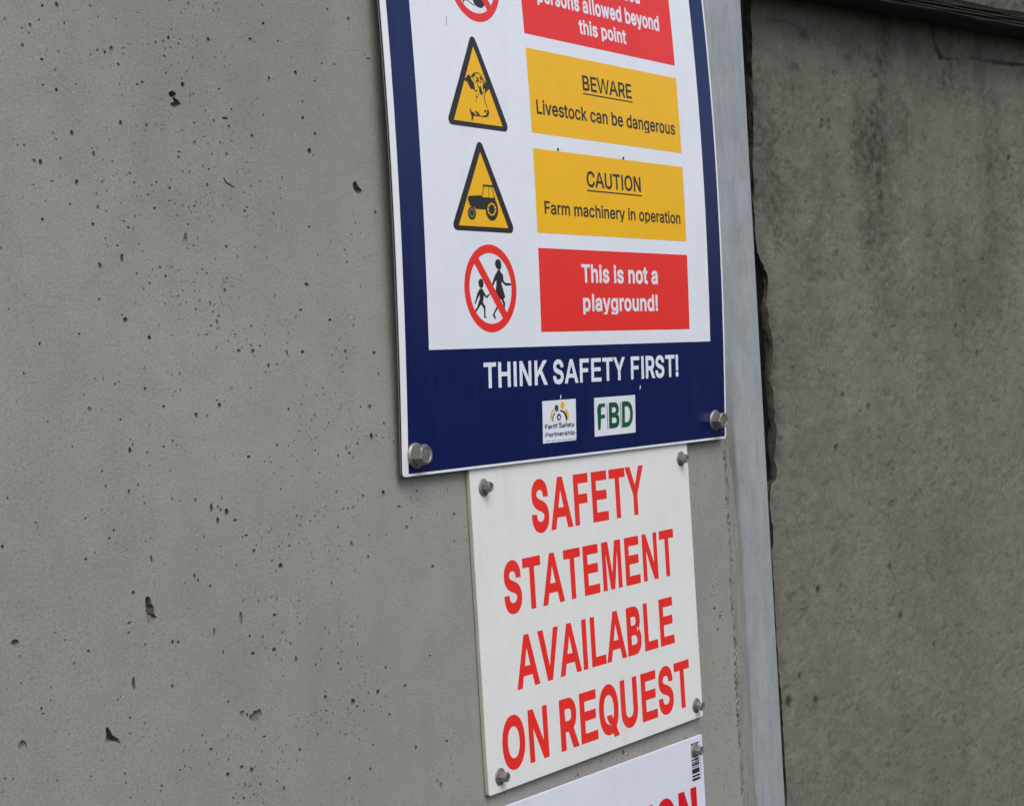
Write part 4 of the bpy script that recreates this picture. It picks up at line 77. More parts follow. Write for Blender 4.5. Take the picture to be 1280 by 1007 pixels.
# ---------------------------------------------------------------- helpers
def link(o, parent=None):
    C.objects.link(o)
    if parent: o.parent = parent
    return o
def obj(name, verts, faces, mat, parent=None, smooth=False):
    me = bpy.data.meshes.new(name); me.from_pydata([tuple(v) for v in verts], [], faces); me.update()
    if smooth: me.polygons.foreach_set('use_smooth', [True]*len(me.polygons))
    me.materials.append(mat)
    return link(bpy.data.objects.new(name, me), parent)
def thing(name, label, cat, loc, rot=(0, 0, 0), group=None):
    o = bpy.data.objects.new(name, None); C.objects.link(o); o.empty_display_size = .1
    o.location = loc; o.rotation_euler = rot; o['label'] = label; o['category'] = cat
    if group: o['group'] = group
    return o
def box(x0, x1, y0, y1, z0, z1):
    v = [(x, y, z) for x in (x0, x1) for y in (y0, y1) for z in (z0, z1)]
    return v, [(0, 1, 3, 2), (4, 6, 7, 5), (0, 4, 5, 1), (2, 3, 7, 6), (0, 2, 6, 4), (1, 5, 7, 3)]
def merge(parts):
    V, Fc = [], []
    for v, f in parts:
        n = len(V); V += list(v); Fc += [tuple(i+n for i in q) for q in f]
    return V, Fc
def hash2(ix, iy, seed):
    h = (ix.astype(np.int64)*374761393 + iy.astype(np.int64)*668265263 + seed*1442695041) & 0x7fffffff
    h = ((h ^ (h >> 13))*1274126177) & 0x7fffffff
    return ((h ^ (h >> 16)) & 0xffff)/65535.0
def vnoise(x, y, seed=0):
    ix, iy = np.floor(x), np.floor(y); fx, fy = x-ix, y-iy
    fx = fx*fx*(3-2*fx); fy = fy*fy*(3-2*fy)
    a = hash2(ix, iy, seed); b = hash2(ix+1, iy, seed); c = hash2(ix, iy+1, seed); d = hash2(ix+1, iy+1, seed)
    return (a*(1-fx)+b*fx)*(1-fy)+(c*(1-fx)+d*fx)*fy
def fbm(x, y, seed=0, octs=4):
    s, a, t = 0, 1.0, 0
    for k in range(octs):
        s = s + a*vnoise(x*2**k, y*2**k, seed+k*17); t += a; a *= .5
    return s/t

# ---------------------------------------------------------------- materials
def lin(r, g, b):
    f = lambda c: c/12.92 if c <= .04045 else ((c+.055)/1.055)**2.4
    return (f(r/255), f(g/255), f(b/255), 1)
class M:
    def __init__(s, name, rough=.6, metallic=0.0, spec=.5):
        s.m = bpy.data.materials.new(name); s.m.use_nodes = True; s.t = s.m.node_tree
        s.b = s.t.nodes['Principled BSDF']; s.b.inputs['Roughness'].default_value = rough
        s.b.inputs['Metallic'].default_value = metallic; s.b.inputs['Specular IOR Level'].default_value = spec
        s.co = s.t.nodes.new('ShaderNodeTexCoord').outputs['Object']
    def n(s, t, **k):
        q = s.t.nodes.new(t)
        for a, b in k.items(): setattr(q, a, b)
        return q
    def map(s, scale):
        q = s.n('ShaderNodeMapping'); q.inputs['Scale'].default_value = scale; s.t.links.new(s.co, q.inputs[0]); return q.outputs[0]
    def noise(s, scale, detail=4, rough=.55, vec=None, dist=0):
        q = s.n('ShaderNodeTexNoise'); q.inputs['Scale'].default_value = scale; q.inputs['Detail'].default_value = detail
        q.inputs['Roughness'].default_value = rough; q.inputs['Distortion'].default_value = dist
        s.t.links.new(vec or s.co, q.inputs['Vector']); return q.outputs['Fac']
    def ramp(s, fac, stops, interp='LINEAR'):
        q = s.n('ShaderNodeValToRGB'); q.color_ramp.interpolation = interp; e = q.color_ramp.elements
        while len(e) < len(stops): e.new(.5)
        for i, (p, c) in enumerate(stops): e[i].position = p; e[i].color = c if len(c) == 4 else (*c, 1)
        s.t.links.new(fac, q.inputs[0]); return q.outputs[0]
    def mix(s, fac, a, b, mode='MIX'):
        q = s.n('ShaderNodeMix', data_type='RGBA', blend_type=mode)
        for sock, v in ((q.inputs[0], fac), (q.inputs[6], a), (q.inputs[7], b)):
            if hasattr(v, 'links'): s.t.links.new(v, sock)
            else: sock.default_value = v
        return q.outputs[2]
    def math(s, op, a, b=0.0, clamp=False):
        q = s.n('ShaderNodeMath', operation=op, use_clamp=clamp)
        for sock, v in ((q.inputs[0], a), (q.inputs[1], b)):
            if hasattr(v, 'links'): s.t.links.new(v, sock)
            else: sock.default_value = v
        return q.outputs[0]
    def color(s, c):
        if hasattr(c, 'links'): s.t.links.new(c, s.b.inputs['Base Color'])
        else: s.b.inputs['Base Color'].default_value = c
    def rough(s, c): s.t.links.new(c, s.b.inputs['Roughness'])
    def bump(s, h, strength, dist):
        q = s.n('ShaderNodeBump'); q.inputs['Strength'].default_value = strength; q.inputs['Distance'].default_value = dist
        s.t.links.new(h, q.inputs['Height']); s.t.links.new(q.outputs[0], s.b.inputs['Normal'])
def g(v): return (v, v, v, 1)

def concrete(name, base, tint2, big=.10, seedscale=1.0, bump=.5):
    m = M(name, rough=.88, spec=.25)
    cl = m.noise(2.6*seedscale, 5, .6)
    mid = m.noise(19*seedscale, 6, .65, dist=.4)
    streak = m.noise(1.0, 5, .6, vec=m.map((16*seedscale, 16*seedscale, 2.2)))
    fine = m.noise(420, 4, .7)
    grit = m.noise(1100, 2, .6)
    c = m.mix(m.ramp(cl, [(.3, g(0)), (.7, g(1))]), base, tint2)
    c = m.mix(1.0, c, m.ramp(mid, [(.2, g(1-big*1.4)), (.5, g(1)), (.8, g(1+big*.8))]), 'MULTIPLY')
    c = m.mix(1.0, c, m.ramp(streak, [(.3, g(1-big*.8)), (.55, g(1)), (.75, g(1+big*.7))]), 'MULTIPLY')
    c = m.mix(1.0, c, m.ramp(fine, [(.28, g(.62)), (.44, g(.96)), (.58, g(1.02)), (.74, g(1.24))]), 'MULTIPLY')
    c = m.mix(1.0, c, m.ramp(grit, [(.28, g(.72)), (.5, g(1)), (.72, g(1.24))]), 'MULTIPLY')
    h = m.math('ADD', m.math('MULTIPLY', fine, .5), m.math('ADD', m.math('MULTIPLY', mid, 1.3), m.math('MULTIPLY', grit, .25)))
    m.bump(h, bump, .0015)
    return m, c, mid, fine

# cast concrete of the sign wall
m, c, mid, fine = concrete('cast_concrete', lin(139, 141, 137), lin(147, 148, 144), .08, bump=.6)
pale = m.noise(55, 5, .7)                    # pale bloom on the skin between the air holes
zone = m.ramp(m.noise(6.5, 4, .6), [(.42, g(0)), (.60, g(1))])
zonef = m.math('MULTIPLY', zone, m.ramp(m.noise(260, 4, .75), [(.58, g(0)), (.66, g(.55))]))
zonel = m.math('MULTIPLY', zone, m.ramp(m.noise(190, 5, .8, dist=.8), [(.60, g(0)), (.68, g(.50))]))
c = m.mix(m.ramp(pale, [(.60, g(0)), (.74, g(.30))]), c, lin(165, 164, 157))
c = m.mix(zonef, c, lin(92, 93, 88))
c = m.mix(zonel, c, lin(172, 172, 166))
hair = m.noise(1.0, 4, .6, vec=m.map((55, 55, 260)), dist=1.5)
c = m.mix(m.ramp(hair, [(.60, g(0)), (.70, g(.22))]), c, lin(108, 109, 103))
CC = m.ramp(m.noise(1.7, 3, .5), [(.35, g(.93)), (.65, g(1.05))]); c = m.mix(1.0, c, CC, 'MULTIPLY')
m.color(c); MAT_WALL = m.m
# pit interiors: the same concrete in a darker tone
m, c, mid, fine = concrete('pitted_concrete', lin(116, 116, 108), lin(104, 104, 94), .12, bump=.6)
m.color(c); MAT_PIT = m.m
# cement smear at the edge of the wall
m, c, mid, fine = concrete('cement_smear', lin(136, 139, 135), lin(144, 146, 140), .08, bump=.7)
sm_ = m.n('ShaderNodeAttribute', attribute_name='smear').outputs['Fac']
fz = m.math('ADD', sm_, m.math('MULTIPLY', m.math('SUBTRACT', m.noise(130, 5, .75), .5), .9))
c = m.mix(m.ramp(fz, [(.40, g(0)), (.60, g(1))]), c, m.mix(m.ramp(m.noise(1.0, 5, .6, vec=m.map((180, 180, 20))), [(.35, g(0)), (.65, g(1))]), lin(122, 124, 119), lin(138, 140, 138)))
crk = m.n('ShaderNodeAttribute', attribute_name='pock').outputs['Fac']
c = m.mix(crk, c, lin(84, 84, 76))
m.color(c); MAT_SMEAR = m.m
# rough, weathered concrete of the right-hand wall: dark mask comes from a vertex attribute (algae stains, plus shade painted in near the top)
m, c, mid, fine = concrete('weathered_concrete', lin(115, 117, 109), lin(105, 107, 99), .12, 1.1, bump=.55)
at = m.n('ShaderNodeAttribute', attribute_name='stain_shade').outputs['Fac']
blot = m.noise(9, 6, .7, dist=.6)
speck = m.noise(62, 10, .84)
alg_shade = m.math('MULTIPLY', at, m.ramp(m.noise(75, 6, .8), [(.30, g(.1)), (.62, g(1.35))]), clamp=True)
c = m.mix(m.ramp(blot, [(.45, g(0)), (.62, g(.20))]), c, lin(84, 85, 74))
c = m.mix(m.ramp(speck, [(.50, g(0)), (.64, g(.42))]), c, lin(70, 70, 61))
c = m.mix(m.ramp(speck, [(.32, g(.50)), (.42, g(0))]), c, lin(150, 149, 135))
sp2 = m.noise(420, 4, .8); c = m.mix(1.0, c, m.ramp(sp2, [(.30, g(.82)), (.48, g(1)), (.70, g(1.14))]), 'MULTIPLY')
c = m.mix(alg_shade, c, lin(58, 58, 50))
at2 = m.n('ShaderNodeAttribute', attribute_name='rust').outputs['Fac']
c = m.mix(at2, c, lin(88, 80, 54))
m.color(c); MAT_RWALL = m.m
m, c, mid, fine = concrete('lip_concrete', lin(70, 69, 61), lin(50, 49, 42), .3, 2.5, bump=1.0)
m.color(c); MAT_LIP = m.m

def plastic(name, col, rough=.34, spec=.5, dirt=.05, bump=0.02):
    m = M(name, rough=rough, spec=spec)
    n = m.noise(26, 6, .65); n2 = m.noise(230, 3, .6)
    c = m.mix(1.0, col, m.ramp(n, [(.3, g(1-dirt)), (.6, g(1))]), 'MULTIPLY')
    c = m.mix(1.0, c, m.ramp(n2, [(.22, g(1-dirt*2)), (.36, g(1))]), 'MULTIPLY')
    dust = m.math('MULTIPLY', m.ramp(m.noise(340, 4, .75), [(.64, g(0)), (.72, g(.30))]), m.ramp(m.noise(9, 4, .6), [(.42, g(0)), (.62, g(1))]))
    c = m.mix(dust, c, lin(150, 148, 138))
    film_ = m.noise(1.0, 5, .65, vec=m.map((38, 38, 5)))
    c = m.mix(m.ramp(film_, [(.56, g(0)), (.74, g(dirt*1.6))]), c, lin(132, 130, 120))
    m.color(c)
    m.rough(m.ramp(n, [(.2, g(rough*.85)), (.8, g(rough*1.25))]))
    m.bump(m.noise(14, 2, .5), bump, .002)
    return m.m
P_ = {
 'board': plastic('sign_white_face', lin(230, 236, 243)),
 'w':     plastic('printed_white', lin(224, 232, 244)),
 'blue':  plastic('printed_navy', lin(3, 19, 80), .27, .5, .02),
 'yel':   plastic('printed_yellow', lin(238, 184, 0)),
 'red':   plastic('printed_red', lin(230, 46, 40)),
 'crim':  plastic('printed_crimson', lin(214, 14, 34)),
 'ink':   plastic('printed_black', lin(40, 36, 38)),
 'navyink': plastic('printed_dark_blue', lin(32, 36, 84)),
 'green': plastic('printed_green', lin(10, 88, 56)),
 'slate': plastic('printed_slate', lin(96, 104, 140)),
 'olive': plastic('printed_olive', lin(128, 124, 80)),
 'scuff': plastic('scuffed_plastic', lin(160, 164, 160), .6),
 'w2':    plastic('foam_board_white', lin(222, 226, 226), .42, .4, .05),
 'w3':    plastic('glossy_board_white', lin(216, 222, 238), .30),
 'core':  plastic('board_core_black', lin(44, 38, 34), .7),
 'skin':  plastic('board_back_skin', lin(120, 120, 118), .5),
 'edge2': plastic('foam_board_edge', lin(186, 184, 172), .8, .3, .15),
 'hole':  plastic('drilled_hole', lin(26, 24, 22), .8),
}
# zinc bolts and galvanised column
m = M('zinc_plated', rough=.42, metallic=.75)
n1 = m.noise(160, 4, .6); c = m.mix(n1, lin(116, 116, 115), lin(160, 160, 157))
m.color(m.mix(m.ramp(m.noise(420, 3, .7), [(.5, g(0)), (.68, g(.45))]), c, lin(96, 92, 84)))
m.rough(m.ramp(n1, [(.3, g(.42)), (.7, g(.68))])); m.bump(m.noise(500, 3, .6), .35, .0006); MAT_ZINC = m.m
m = M('galvanised_steel', rough=.6, metallic=.35)
v1 = m.noise(1.0, 5, .6, vec=m.map((45, 45, 12))); v2 = m.noise(28, 5, .65); v3 = m.noise(6, 3, .5)
c = m.mix(m.ramp(v1, [(.35, g(0)), (.65, g(1))]), lin(156, 164, 169), lin(177, 184, 188))
c = m.mix(m.ramp(v2, [(.42, g(0)), (.62, g(.5))]), c, lin(148, 154, 154))
c = m.mix(m.ramp(v3, [(.4, g(0)), (.65, g(.35))]), c, lin(166, 174, 188))
sep = m.n('ShaderNodeSeparateXYZ'); m.t.links.new(m.co, sep.inputs[0])
film = m.math('ADD', sep.outputs[0], m.math('MULTIPLY', m.math('SUBTRACT', m.noise(1.0, 5, .6, vec=m.map((40, 40, 14))), .5), .020))
zlow = m.ramp(m.math('DIVIDE', sep.outputs[2], 3.0), [(.47, g(1)), (.52, g(0))])     # the cement film thins out upwards
c = m.mix(m.math('MULTIPLY', m.ramp(m.math('ADD', m.math('MULTIPLY', film, 10), .5), [(.185, g(1)), (.30, g(0))]), zlow), c, lin(124, 125, 118))
c = m.mix(m.ramp(m.noise(1.0, 6, .7, vec=m.map((90, 90, 22)), dist=.6), [(.52, g(0)), (.66, g(.35))]), c, lin(132, 136, 134))
c = m.mix(m.ramp(m.noise(300, 3, .7), [(.63, g(0)), (.70, g(.55))]), c, lin(104, 103, 96))
m.color(c); m.rough(m.ramp(v2, [(.3, g(.5)), (.7, g(.72))])); m.bump(m.noise(120, 5, .6), .45, .0006); MAT_STEEL = m.m
m = M('dark_timber', rough=.85, spec=.2)
gr = m.noise(1.0, 5, .7, vec=m.map((3, 120, 420))); m.color(m.ramp(gr, [(.3, lin(24, 24, 22)), (.7, lin(58, 57, 53))])); m.bump(gr, .8, .003); MAT_TIMBER = m.m
m, c, mid, fine = concrete('yard_concrete', lin(66, 66, 62), lin(56, 56, 51), .15, .4, bump=.4)
m.color(c); MAT_YARD = m.m
m = M('rough_grass', rough=.95, spec=.1); gn = m.noise(3, 6, .7); m.color(m.ramp(gn, [(.3, lin(34, 44, 20)), (.7, lin(74, 88, 42))])); MAT_GRASS = m.m

# ---------------------------------------------------------------- ground
yd, fd = box(-150, 150, -150, 60, -.3, 0)
yard = obj('yard', yd, fd, MAT_YARD); yard['kind'] = 'structure'
# unseen grassy bank, added behind the camera to darken the large sign's reflections
xb, tb = np.meshgrid(np.linspace(-90, 90, 181), np.linspace(0, 1, 15), indexing='ij')
hb = 3.6*np.sin(np.clip(tb*1.25, 0, 1)*math.pi/2)*(.85+.3*fbm(xb*.15, tb*2, 81, 3))+(fbm(xb*2, tb*9, 83, 3)-.5)*.5
vb_ = np.stack([xb, -15-9*tb+(fbm(xb*.4, tb*3, 85, 2)-.5)*1.5, hb*(tb > 0)-.02], -1).reshape(-1, 3)
fb_ = [(i*15+j, i*15+j+1, (i+1)*15+j+1, (i+1)*15+j) for i in range(180) for j in range(14)]
bank = obj('reflection_bank', vb_.tolist(), fb_, MAT_GRASS, smooth=True); bank['kind'] = 'structure'

# ---------------------------------------------------------------- sign wall of cast concrete, with its air holes cut in
XA = DATA['edge'][0]-.004                    # where the smeared edge strip takes over
wall = thing('concrete_wall', 'pale grey pitted concrete wall that the three signs are bolted to', 'wall', (0, 0, 0))
def blob(cx, cz, rx, rz, n, rnd, jag=.18):
    a0 = rnd.random()*6.28; out = []
    for i in range(n):
        a = a0 + 2*math.pi*i/n; k = 1+rnd.uniform(-jag, jag)
        out.append((cx+rx*k*math.cos(a), cz+rz*k*math.sin(a)))
    return out
rnd = random.Random(11)
pits = []                                    # (outline, cx, cz, depth)
cells = {}
def room(x, z, r):
    i, k = int(x//.03), int(z//.03)
    for a in (i-1, i, i+1):
        for b in (k-1, k, k+1):
            for (px, pz, pr) in cells.get((a, b), ()):
                if math.hypot(px-x, pz-z) < (pr+r)*1.25+.0004: return False
    return True
def claim(x, z, r): cells.setdefault((int(x//.03), int(z//.03)), []).append((x, z, r))
for q in DATA['pitpoly']:
    q = [(x, z+EYE) for x, z in q]; cx = sum(p[0] for p in q)/len(q); cz = sum(p[1] for p in q)/len(q)
    r = max(math.hypot(x-cx, z-cz) for x, z in q); w = min(max(p[0] for p in q)-min(p[0] for p in q), max(p[1] for p in q)-min(p[1] for p in q))
    if r > .028:
        for (x, z) in q: claim(x, z, .004)
        claim(cx, cz, .01)
    else: claim(cx, cz, r)
    pits.append((q, cx, cz, min(.007, w*.5+.0006)))
for (x, z, rx, rz) in sorted(DATA['pits'], key=lambda t: -t[2]*t[3]):
    z += EYE; rx = max(rx*.80, .0009); rz = max(rz*.88, .0009)
    r = max(rx, rz)
    if not room(x, z, r*.8) or x > XA-.006: continue
    claim(x, z, r)
    big = r > .004
    if r > .0022 and rnd.random() < .45:     # a smaller companion hole beside it
        a = rnd.uniform(0, 6.28); r3_ = r*rnd.uniform(.3, .55); x3, z3 = x+math.cos(a)*(r+r3_)*1.45, z+math.sin(a)*(r+r3_)*1.45
        if room(x3, z3, r3_*.6) and x3 < XA-.006:
            claim(x3, z3, r3_); pits.append((blob(x3, z3, r3_*.9, r3_*1.1, 7, rnd, .3), x3, z3, r3_*rnd.choice((.6, 1.2))+.0003))
    pits.append((blob(x, z, rx, rz, 12 if big else 8, rnd, .30 if big else .20), x, z, min(.008, 1.5*min(rx, rz)*rnd.choice((.35, .6, .9, 1.2))+.0003)))
n_small = 0
ZLO, ZHI = EYE-.85, EYE+.75
XLO = .15
rs = np.random.RandomState(4); NP = 150000
px_ = rs.uniform(XLO, XA-.008, NP); pz_ = rs.uniform(ZLO, ZHI, NP)
cl_ = fbm(px_*7, pz_*7, 5, 3); cl2_ = fbm(px_*30, pz_*30, 9, 2)
dn = np.clip((cl_-.36)*2.4, 0, 9)*np.clip((cl2_-.30)*2.4, 0, 9)*np.clip((px_-.80)/.22, .16, 1)*(1+2.0*np.clip((px_-1.76)/.05, 0, 1))
keep = rs.uniform(0, 1, NP) < dn*.92
for x, z in zip(px_[keep].tolist(), pz_[keep].tolist()):
    r = .00032+.0009*rnd.random()**3.0+(.0009 if rnd.random() < .03 else 0)
    if not room(x, z, r): continue
    claim(x, z, r); n_small += 1
    pits.append((blob(x, z, r*rnd.uniform(.8, 1.25), r*rnd.uniform(.9, 1.5), 6, rnd, .15), x, z, r*rnd.choice((.35, .6, 1.0, 1.9))+.0001))
X0, Z1 = -3.2, 3.1
V2 = [(X0, 0), (XA, 0), (XA, Z1), (X0, Z1), (XLO-.02, ZLO-.02), (XA, ZLO-.02), (XA, ZHI+.02), (XLO-.02, ZHI+.02)]
edges, loops = [(0, 1), (1, 5), (5, 6), (6, 2), (2, 3), (3, 0), (4, 5), (6, 7), (7, 4)], []
def signed(l): return sum(l[i][0]*l[(i+1) % len(l)][1]-l[(i+1) % len(l)][0]*l[i][1] for i in range(len(l)))
pits = [(q if signed(q) > 0 else q[::-1], cx, cz, d) for (q, cx, cz, d) in pits]
for (q, cx, cz, d) in pits:
    n = len(V2); V2 += q; loops.append(list(range(n, n+len(q))))
vs, es, fs, ov, oe, of = delaunay_2d_cdt([Vector(v) for v in V2], edges, loops, 0, 1e-6)
verts = [(v.x, 0.0, v.y) for v in vs]; faces = [tuple(f) for f, o in zip(fs, of) if not o]
# the hole walls and floors
remap = {}
for i, o in enumerate(ov):
    for k in o: remap[k] = i
pf = []
for (q, cx, cz, d), lp in zip(pits, loops):
    ring = [remap[i] for i in lp]; n = len(ring)
    if n > 6:
        for (s, dd) in ((.86, .62), (.55, 1.0)):
            base = len(verts)
            for i in range(n):
                x, _, z = (vs[remap[lp[i]]].x, 0, vs[remap[lp[i]]].y)
                verts.append((cx+(x-cx)*s+rnd.uniform(-1, 1)*.04*abs(x-cx), d*dd*rnd.uniform(.85, 1.1), cz+(z-cz)*s+rnd.uniform(-1, 1)*.04*abs(z-cz)))
            new = list(range(base, base+n))
            pf += [(ring[i], ring[(i+1) % n], new[(i+1) % n], new[i]) for i in range(n)]
            ring = new
        verts.append((cx, d*1.05, cz)); ctr = len(verts)-1
    else:
        verts.append((cx, d, cz)); ctr = len(verts)-1
    pf += [(ring[i], ring[(i+1) % n], ctr) for i in range(n)]
# faces must look towards the yard (-Y)
def facing(f):
    a, b, c3 = (Vector(verts[i]) for i in f[:3]); return (b-a).cross(c3-a).y < 0
faces = [f if facing(f) else tuple(reversed(f)) for f in faces]
nflat = len(faces)
pf = [f if facing(f) else tuple(reversed(f)) for f in pf]
me = bpy.data.meshes.new('cast_face'); me.from_pydata(verts, [], faces+pf); me.update()
me.materials.append(MAT_WALL); me.materials.append(MAT_PIT)
me.polygons.foreach_set('material_index', [0]*nflat+[1]*len(pf))
link(bpy.data.objects.new('cast_face', me), wall)
bv, bf = box(X0, XA+.01, .012, .16, 0, Z1)
obj('wall_core', bv, bf, MAT_WALL, wall)
# the ragged edge where the concrete was smeared on to the steel
zs = np.concatenate([np.arange(0, EYE-.62, .06), np.arange(EYE-.62, EYE+.12, .0016), np.arange(EYE+.12, Z1, .06)])
xs = np.arange(0, 1.0001, 1/44.)
def smear_right(z):
    v = z-EYE
    b = np.interp(v, [-.60, -.51, -.31, -.20, -.12, -.04, .02, .3], [1.876, 1.8745, 1.8725, 1.871, 1.864, 1.853, 1.847, 1.845])
    return b + (fbm(z*18, z*0+3, 3, 4)-.5)*.006
ZZ, TT = np.meshgrid(zs, xs, indexing='ij')
XR = smear_right(ZZ); XX = XA+(XR-XA)*TT
xg = DATA['edge'][1]+.0005+(fbm(ZZ*22, ZZ*0, 8, 5)-.5)*.007          # centre of the groove
tex = fbm(XX*260, ZZ*260, 2, 4)-.5; tex2 = fbm(XX*70, ZZ*45, 4, 3)-.5
dd = (XX-xg)
pocks = np.clip(fbm(XX*420, ZZ*300, 21, 3)-.50, 0, 1)*3.2
YY = tex*.0005+tex2*.0008*np.clip((XX-XA)/.004, 0, 1)
run = np.clip((fbm(ZZ*34, ZZ*0+9, 23, 3)-.33)*5, 0, 1)
YY += np.exp(-(dd/.0021)**2)*pocks*run*.012 + np.exp(-((dd-.004)/.0030)**2)*pocks*.003 - np.exp(-((dd+.0035)/.003)**2)*.00018
YY += .00035/(1+np.exp(-(dd-.001)/.0016))
YY = YY*np.clip((XX-XA)/.0015, 0, 1)
edgefade = np.clip((1-TT)/.12, 0, 1); YY = np.minimum(YY, .0013+.02*(XX < xg+.003)); YY = YY*edgefade+(1-edgefade)*.0017
nz, nx = XX.shape
vv = np.stack([XX, YY, ZZ], -1).reshape(-1, 3)
ff = [(i*nx+j, i*nx+j+1, (i+1)*nx+j+1, (i+1)*nx+j) for i in range(nz-1) for j in range(nx-1)]
sm = obj('smeared_edge', vv.tolist(), ff, MAT_SMEAR, wall, smooth=True)
for nm, arr in (('smear', np.clip((XX-xg)/.004+.5, 0, 1)), ('pock', np.clip((np.exp(-(dd/.0021)**2)*pocks*run*5+np.exp(-((dd-.004)/.0030)**2)*pocks*1.5), 0, .8))):
    a_ = sm.data.attributes.new(nm, 'FLOAT', 'POINT'); a_.data.foreach_set('value', arr.astype(np.float32).reshape(-1))
sm['label'] = 'dark ragged band of cement smeared against the steel'

# ---------------------------------------------------------------- galvanised column between the two walls
XS = DATA['R']['X']
col = thing('steel_column', 'upright galvanised steel column between the pale wall and the darker wall', 'column', (XS-.05, .08, 0))
def part_box(name, x0, x1, y0, y1, z0, z1, mat, parent, bev=0.0):
    o_ = parent.location
    v, f = box(x0-o_.x, x1-o_.x, y0-o_.y, y1-o_.y, z0-o_.z, z1-o_.z); ob = obj(name, v, f, mat, parent)
    if bev:
        bm = bmesh.new(); bm.from_mesh(ob.data); bmesh.ops.bevel(bm, geom=list(bm.edges), offset=bev, segments=3, affect='EDGES', profile=.5)
        bm.to_mesh(ob.data); bm.free()
    return ob
part_box('front_flange', XA+.014, XS, .0018, .0118, 0, 3.3, MAT_STEEL, col, .0012)
part_box('web', XS-.062, XS-.054, .0118, .15, 0, 3.3, MAT_STEEL, col)
part_box('back_flange', XA+.014, XS+.05, .15, .16, 0, 3.3, MAT_STEEL, col)

# ---------------------------------------------------------------- darker wall on the right, its own direction
RA, RY = DATA['R']['A'], DATA['R']['Y']
rw = thing('weathered_wall', 'darker rough concrete wall to the right of the steel column, cracked near the top', 'wall', (XS, RY, 0), (0, 0, -RA))
ez = np.array([p[1] for p in DATA['redge']])+EYE; ex = np.array([p[0] for p in DATA['redge']])
order = np.argsort(ez); ez, ex = ez[order], ex[order]
zs = np.concatenate([np.arange(0, EYE-.72, .06), np.arange(EYE-.72, EYE+.62, .0022), np.arange(EYE+.62, 3.12, .06)])
ss = np.concatenate([np.arange(0, 1.1, .0022), np.arange(1.1, 4.0, .08)])

ZZ, SS = np.meshgrid(zs, ss, indexing='ij')
EE = np.interp(ZZ, ez, ex); EE = EE+(fbm(ZZ*60, ZZ*0+1, 6, 4)-.5)*.0035*np.clip((ZZ-EYE+.70)/.02, 0, 1)*np.clip((EYE+.60-ZZ)/.02, 0, 1)
SX = EE+SS
rough = fbm(SX*330, ZZ*330, 31, 3)-.5; r2 = fbm(SX*70, ZZ*70, 33, 4)-.5; r3 = fbm(SX*9, ZZ*9, 35, 4)-.5
near = np.clip((1.08-SS)/.03, 0, 1)*np.clip((ZZ-EYE+.70)/.02, 0, 1)*np.clip((EYE+.60-ZZ)/.02, 0, 1)   # fine relief only where the mesh is fine enough
W = (rough*.0010+r2*.0018)*near+r3*.004
lip = np.exp(-(SS/.010)**2)*np.clip(fbm(ZZ*40, SS*60, 41, 3), 0, 1)*.006           # crumbled left edge
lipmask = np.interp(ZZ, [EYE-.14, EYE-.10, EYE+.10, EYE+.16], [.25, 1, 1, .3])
W = W+lip*lipmask
def seg_dist(px, pz, pts, widths):
    best = np.full(px.shape, 9.0); wd = np.zeros(px.shape)
    for (a, b), (wa, wb) in zip(zip(pts[:-1], pts[1:]), zip(widths[:-1], widths[1:])):
        dx, dz = b[0]-a[0], b[1]-a[1]; L2 = dx*dx+dz*dz+1e-12
        t = np.clip(((px-a[0])*dx+(pz-a[1])*dz)/L2, 0, 1)
        d = np.hypot(px-a[0]-t*dx, pz-a[1]-t*dz); k = d < best
        best = np.where(k, d, best); wd = np.where(k, wa+(wb-wa)*t, wd)
    return best, wd
stain_shade = np.zeros(SX.shape); rust = np.zeros(SX.shape)
wob = (fbm(SX*120, ZZ*120, 51, 3)-.5)*.003
cr = [(s, v+EYE) for s, v in DATA['crack']]
wd = [.0013, .0013, .0014, .0016, .0018, .0042, .0040, .0014, .0010, .0005, .0007, .0013, .0018, .0026, .0012]
d, w_ = seg_dist(SX+wob, ZZ+wob, cr, wd)
cut = np.clip(1-d/(w_*1.25), 0, 1); W = W+cut*(.004+w_*1.6); stain_shade = np.maximum(stain_shade, np.clip(1-d/(w_*1.7), 0, 1)*.8)
cr2 = [(s, v+EYE) for s, v in DATA['crack2']]
d, w_ = seg_dist(SX+wob, ZZ+wob, cr2, [.0012]*5); W = W+np.clip(1-d/.002, 0, 1)*.002; stain_shade = np.maximum(stain_shade, np.clip(1-d/.006, 0, 1)*.45)
warp1 = (fbm(SX*28, ZZ*28, 61, 4)-.5)*.05; warp2 = (fbm(SX*28, ZZ*28, 63, 4)-.5)*.05
for (s, v, rs, rv, a) in DATA['spots']:
    q = ((SX+warp1-s)/(rs*1.3))**2+((ZZ+warp2-v-EYE)/(rv*1.3))**2
    stain_shade = np.maximum(stain_shade, a*np.exp(-q)*.8)
stain_shade = stain_shade*.74+.50*np.exp(-(SS/.012)**2)*lipmask
chips = np.clip((fbm(SX*95, ZZ*80, 77, 4)-.66)*9, 0, 1)*near                         # scattered dark pocks and crumbs
W = W+chips*.0011-np.clip((fbm(SX*110, ZZ*110, 79, 4)-.66)*8, 0, 1)*.0006*near; stain_shade = stain_shade+chips*.22
stain_shade = stain_shade+np.clip((fbm(SX*13, ZZ*5, 71, 5)-.46)*3, 0, 1)*.60*np.clip((ZZ-EYE-.02)/.26+.3, 0, 1.6)+.22*np.clip((ZZ-EYE-.20)/.25, 0, 1)  # streaks are stains; the even darkening upwards is painted-in overhead shade
stain_shade = stain_shade+.45*np.clip((ZZ-EYE-.485)/.01, 0, 1)*np.clip((EYE+.75-ZZ)/.2, 0, 1)*(.6+.8*fbm(SX*12, ZZ*4, 99, 3))  # shade above the rail, put into the colour as extra darkness
